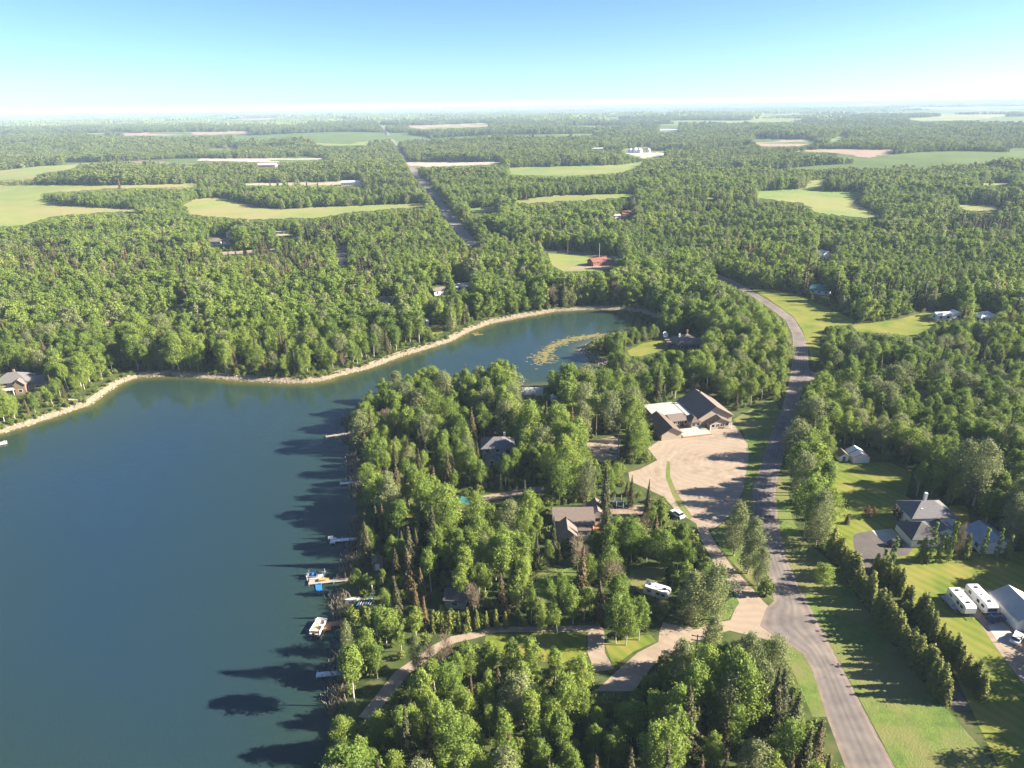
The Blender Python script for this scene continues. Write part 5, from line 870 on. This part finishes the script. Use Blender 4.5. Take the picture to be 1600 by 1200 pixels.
def rocks(name, P_, lo, hi, label):
    V = []; F_ = []
    for k, (a, b_, c) in enumerate(P_):
        s = rng.uniform(lo, hi) * rng.uniform(0.7, 1.3, 3) * np.array([1, 1, 0.7]); v = iv * s * rng.uniform(0.75, 1.2, (len(iv), 1)); t = rng.uniform(0, 6.28); v = v @ np.array([[math.cos(t), -math.sin(t), 0], [math.sin(t), math.cos(t), 0], [0, 0, 1]]); V.append(v + (a, b_, c)); F_.append(iF + k * len(iv))
    tag(ob(name, mesh(name, np.concatenate(V), np.concatenate(F_), 'rock')), label, 'rocks', kind='stuff')
S1 = along(LAKE_FAR[1:] + [(1030, 505)], 0.16); S1 = np.repeat(S1, 1, 0); off = rng.uniform(-0.5, 2.9, len(S1))
sgn = 1 if shore_d(np.array([S1[50, 0] + S1[50, 2] * 2]), np.array([S1[50, 1] + S1[50, 3] * 2]))[0] > 0 else -1
px_ = S1[:, 0] + sgn * S1[:, 2] * off; py_ = S1[:, 1] + sgn * S1[:, 3] * off; pz_ = np.maximum(gz(px_, py_), -0.15) + 0.05
rocks('bank_rocks', np.column_stack([px_, py_, pz_]), 0.14, 0.40, 'pale loose rocks lining the far bank of the lake')
S2 = along([(1002, 514), (969, 520), (945, 528), (918, 538), (906, 548), (920, 560), (945, 574), (985, 570)], 0.10); off = rng.uniform(-4.2, 1.0, len(S2)); s2 = 1 if shore_d(np.array([S2[150, 0] + S2[150, 2] * 2]), np.array([S2[150, 1] + S2[150, 3] * 2]))[0] < 0 else -1
px_ = S2[:, 0] + s2 * S2[:, 2] * off; py_ = S2[:, 1] + s2 * S2[:, 3] * off; rocks('point_rocks', np.column_stack([px_, py_, np.maximum(gz(px_, py_), -0.1) + 0.05]), 0.2, 0.5, 'pinkish rocks around the grassy tip inside the inlet')
# a worn strip of soil behind the rocks
o_ = np.array(GP(LAKE_FAR[1:], 0.0)); d_ = np.gradient(o_, axis=0); d_ /= np.linalg.norm(d_, axis=1)[:, None]; nr = np.stack([-d_[:, 1], d_[:, 0]], 1) * sgn
tag(ob('lake_bank', fill('lake_bank', [tuple(q) for q in (o_ + nr * 0.2)] + [tuple(q) for q in (o_ + nr * 4.0)[::-1]], 'bank_soil', 0.05, 2.0)), kind='structure')
# reeds along the near shore
S3 = along(LAKE_NEAR[15:28], 0.03); off = rng.normal(0.3, 1.3, len(S3)); s3 = 1 if shore_d(np.array([S3[300, 0] + S3[300, 2] * 2]), np.array([S3[300, 1] + S3[300, 3] * 2]))[0] > 0 else -1
cl = np.sin(S3[:, 1] * 0.35) + np.sin(S3[:, 1] * 0.13 + 1) > -0.5; S3 = S3[cl]; off = off[cl]
px_ = S3[:, 0] + s3 * S3[:, 2] * off; py_ = S3[:, 1] + s3 * S3[:, 3] * off; base = np.column_stack([px_, py_, np.maximum(gz(px_, py_), -0.3)]); k = len(base); hh = rng.uniform(0.8, 2.0, k); an = rng.uniform(0, 6.28, k); wv_ = np.column_stack([np.cos(an), np.sin(an), np.zeros(k)]) * 0.06; tip = base + np.column_stack([rng.normal(0, 0.35, k), rng.normal(0, 0.35, k), hh])
tag(ob('reeds', quads_mesh('reeds', np.stack([base - wv_, base + wv_, tip + wv_ * 0.8, tip - wv_ * 0.8], 1).reshape(-1, 3), 'reed_blades')), 'dry grey brown reeds fringing the near lake shore', 'reeds', kind='stuff')
# floating algae in the inlet: many small rafts in two drifts
V = []; F_ = []
def raft(cx, cy_, s):
    n_ = 7; a = np.sort(rng.uniform(0, 6.28, n_)); r_ = s * rng.uniform(0.5, 1.1, n_); b0 = len(V); V.extend([(cx + r_[i] * math.cos(a[i]) * 1.5, cy_ + r_[i] * math.sin(a[i]), 0.012 + 0.00002 * (b0 % 400)) for i in range(n_)]); F_.append(tuple(range(b0, b0 + n_)))
for path, wd, cnt in (([(945, 524), (915, 526), (885, 532), (862, 541), (850, 553)], 4.0, 520), ([(850, 553), (840, 562), (866, 562)], 7, 160), ([(742, 521), (752, 523)], 2.5, 40)):
    w = np.array(GP(path, 0.0)); seg = rng.integers(0, len(w) - 1, cnt); t = rng.uniform(0, 1, cnt)[:, None]; c = w[seg] * (1 - t) + w[seg + 1] * t + rng.normal(0, wd * 0.42, (cnt, 2)) * np.array([1, 1.1])
    for q in c: 
        if shore_d(q[:1], q[1:])[0] < -0.6: raft(q[0], q[1], rng.uniform(0.2, 0.95))
tag(ob('floating_algae', mesh('floating_algae', V, F_, 'algae')), 'yellow brown algae drifting on the inlet water', 'algae', kind='stuff')

# ------------------------------------------------------------------ the air
hm = bpy.data.materials.new('haze'); hm.use_nodes = True; n = hm.node_tree; n.nodes.remove(n.nodes['Principled BSDF']); pv = n.nodes.new('ShaderNodeVolumePrincipled')
pv.inputs['Color'].default_value = (0.58, 0.78, 1.0, 1); pv.inputs['Density'].default_value = 9.5e-5; pv.inputs['Anisotropy'].default_value = 0.0
n.links.new(pv.outputs[0], n.nodes['Material Output'].inputs['Volume']); MATS['haze'] = hm
tag(MB().box(-62000, 62000, -62000, 62000, -40, 128).build('haze', 'haze'), 'thin blue haze lying over the distant land', 'haze', kind='stuff')
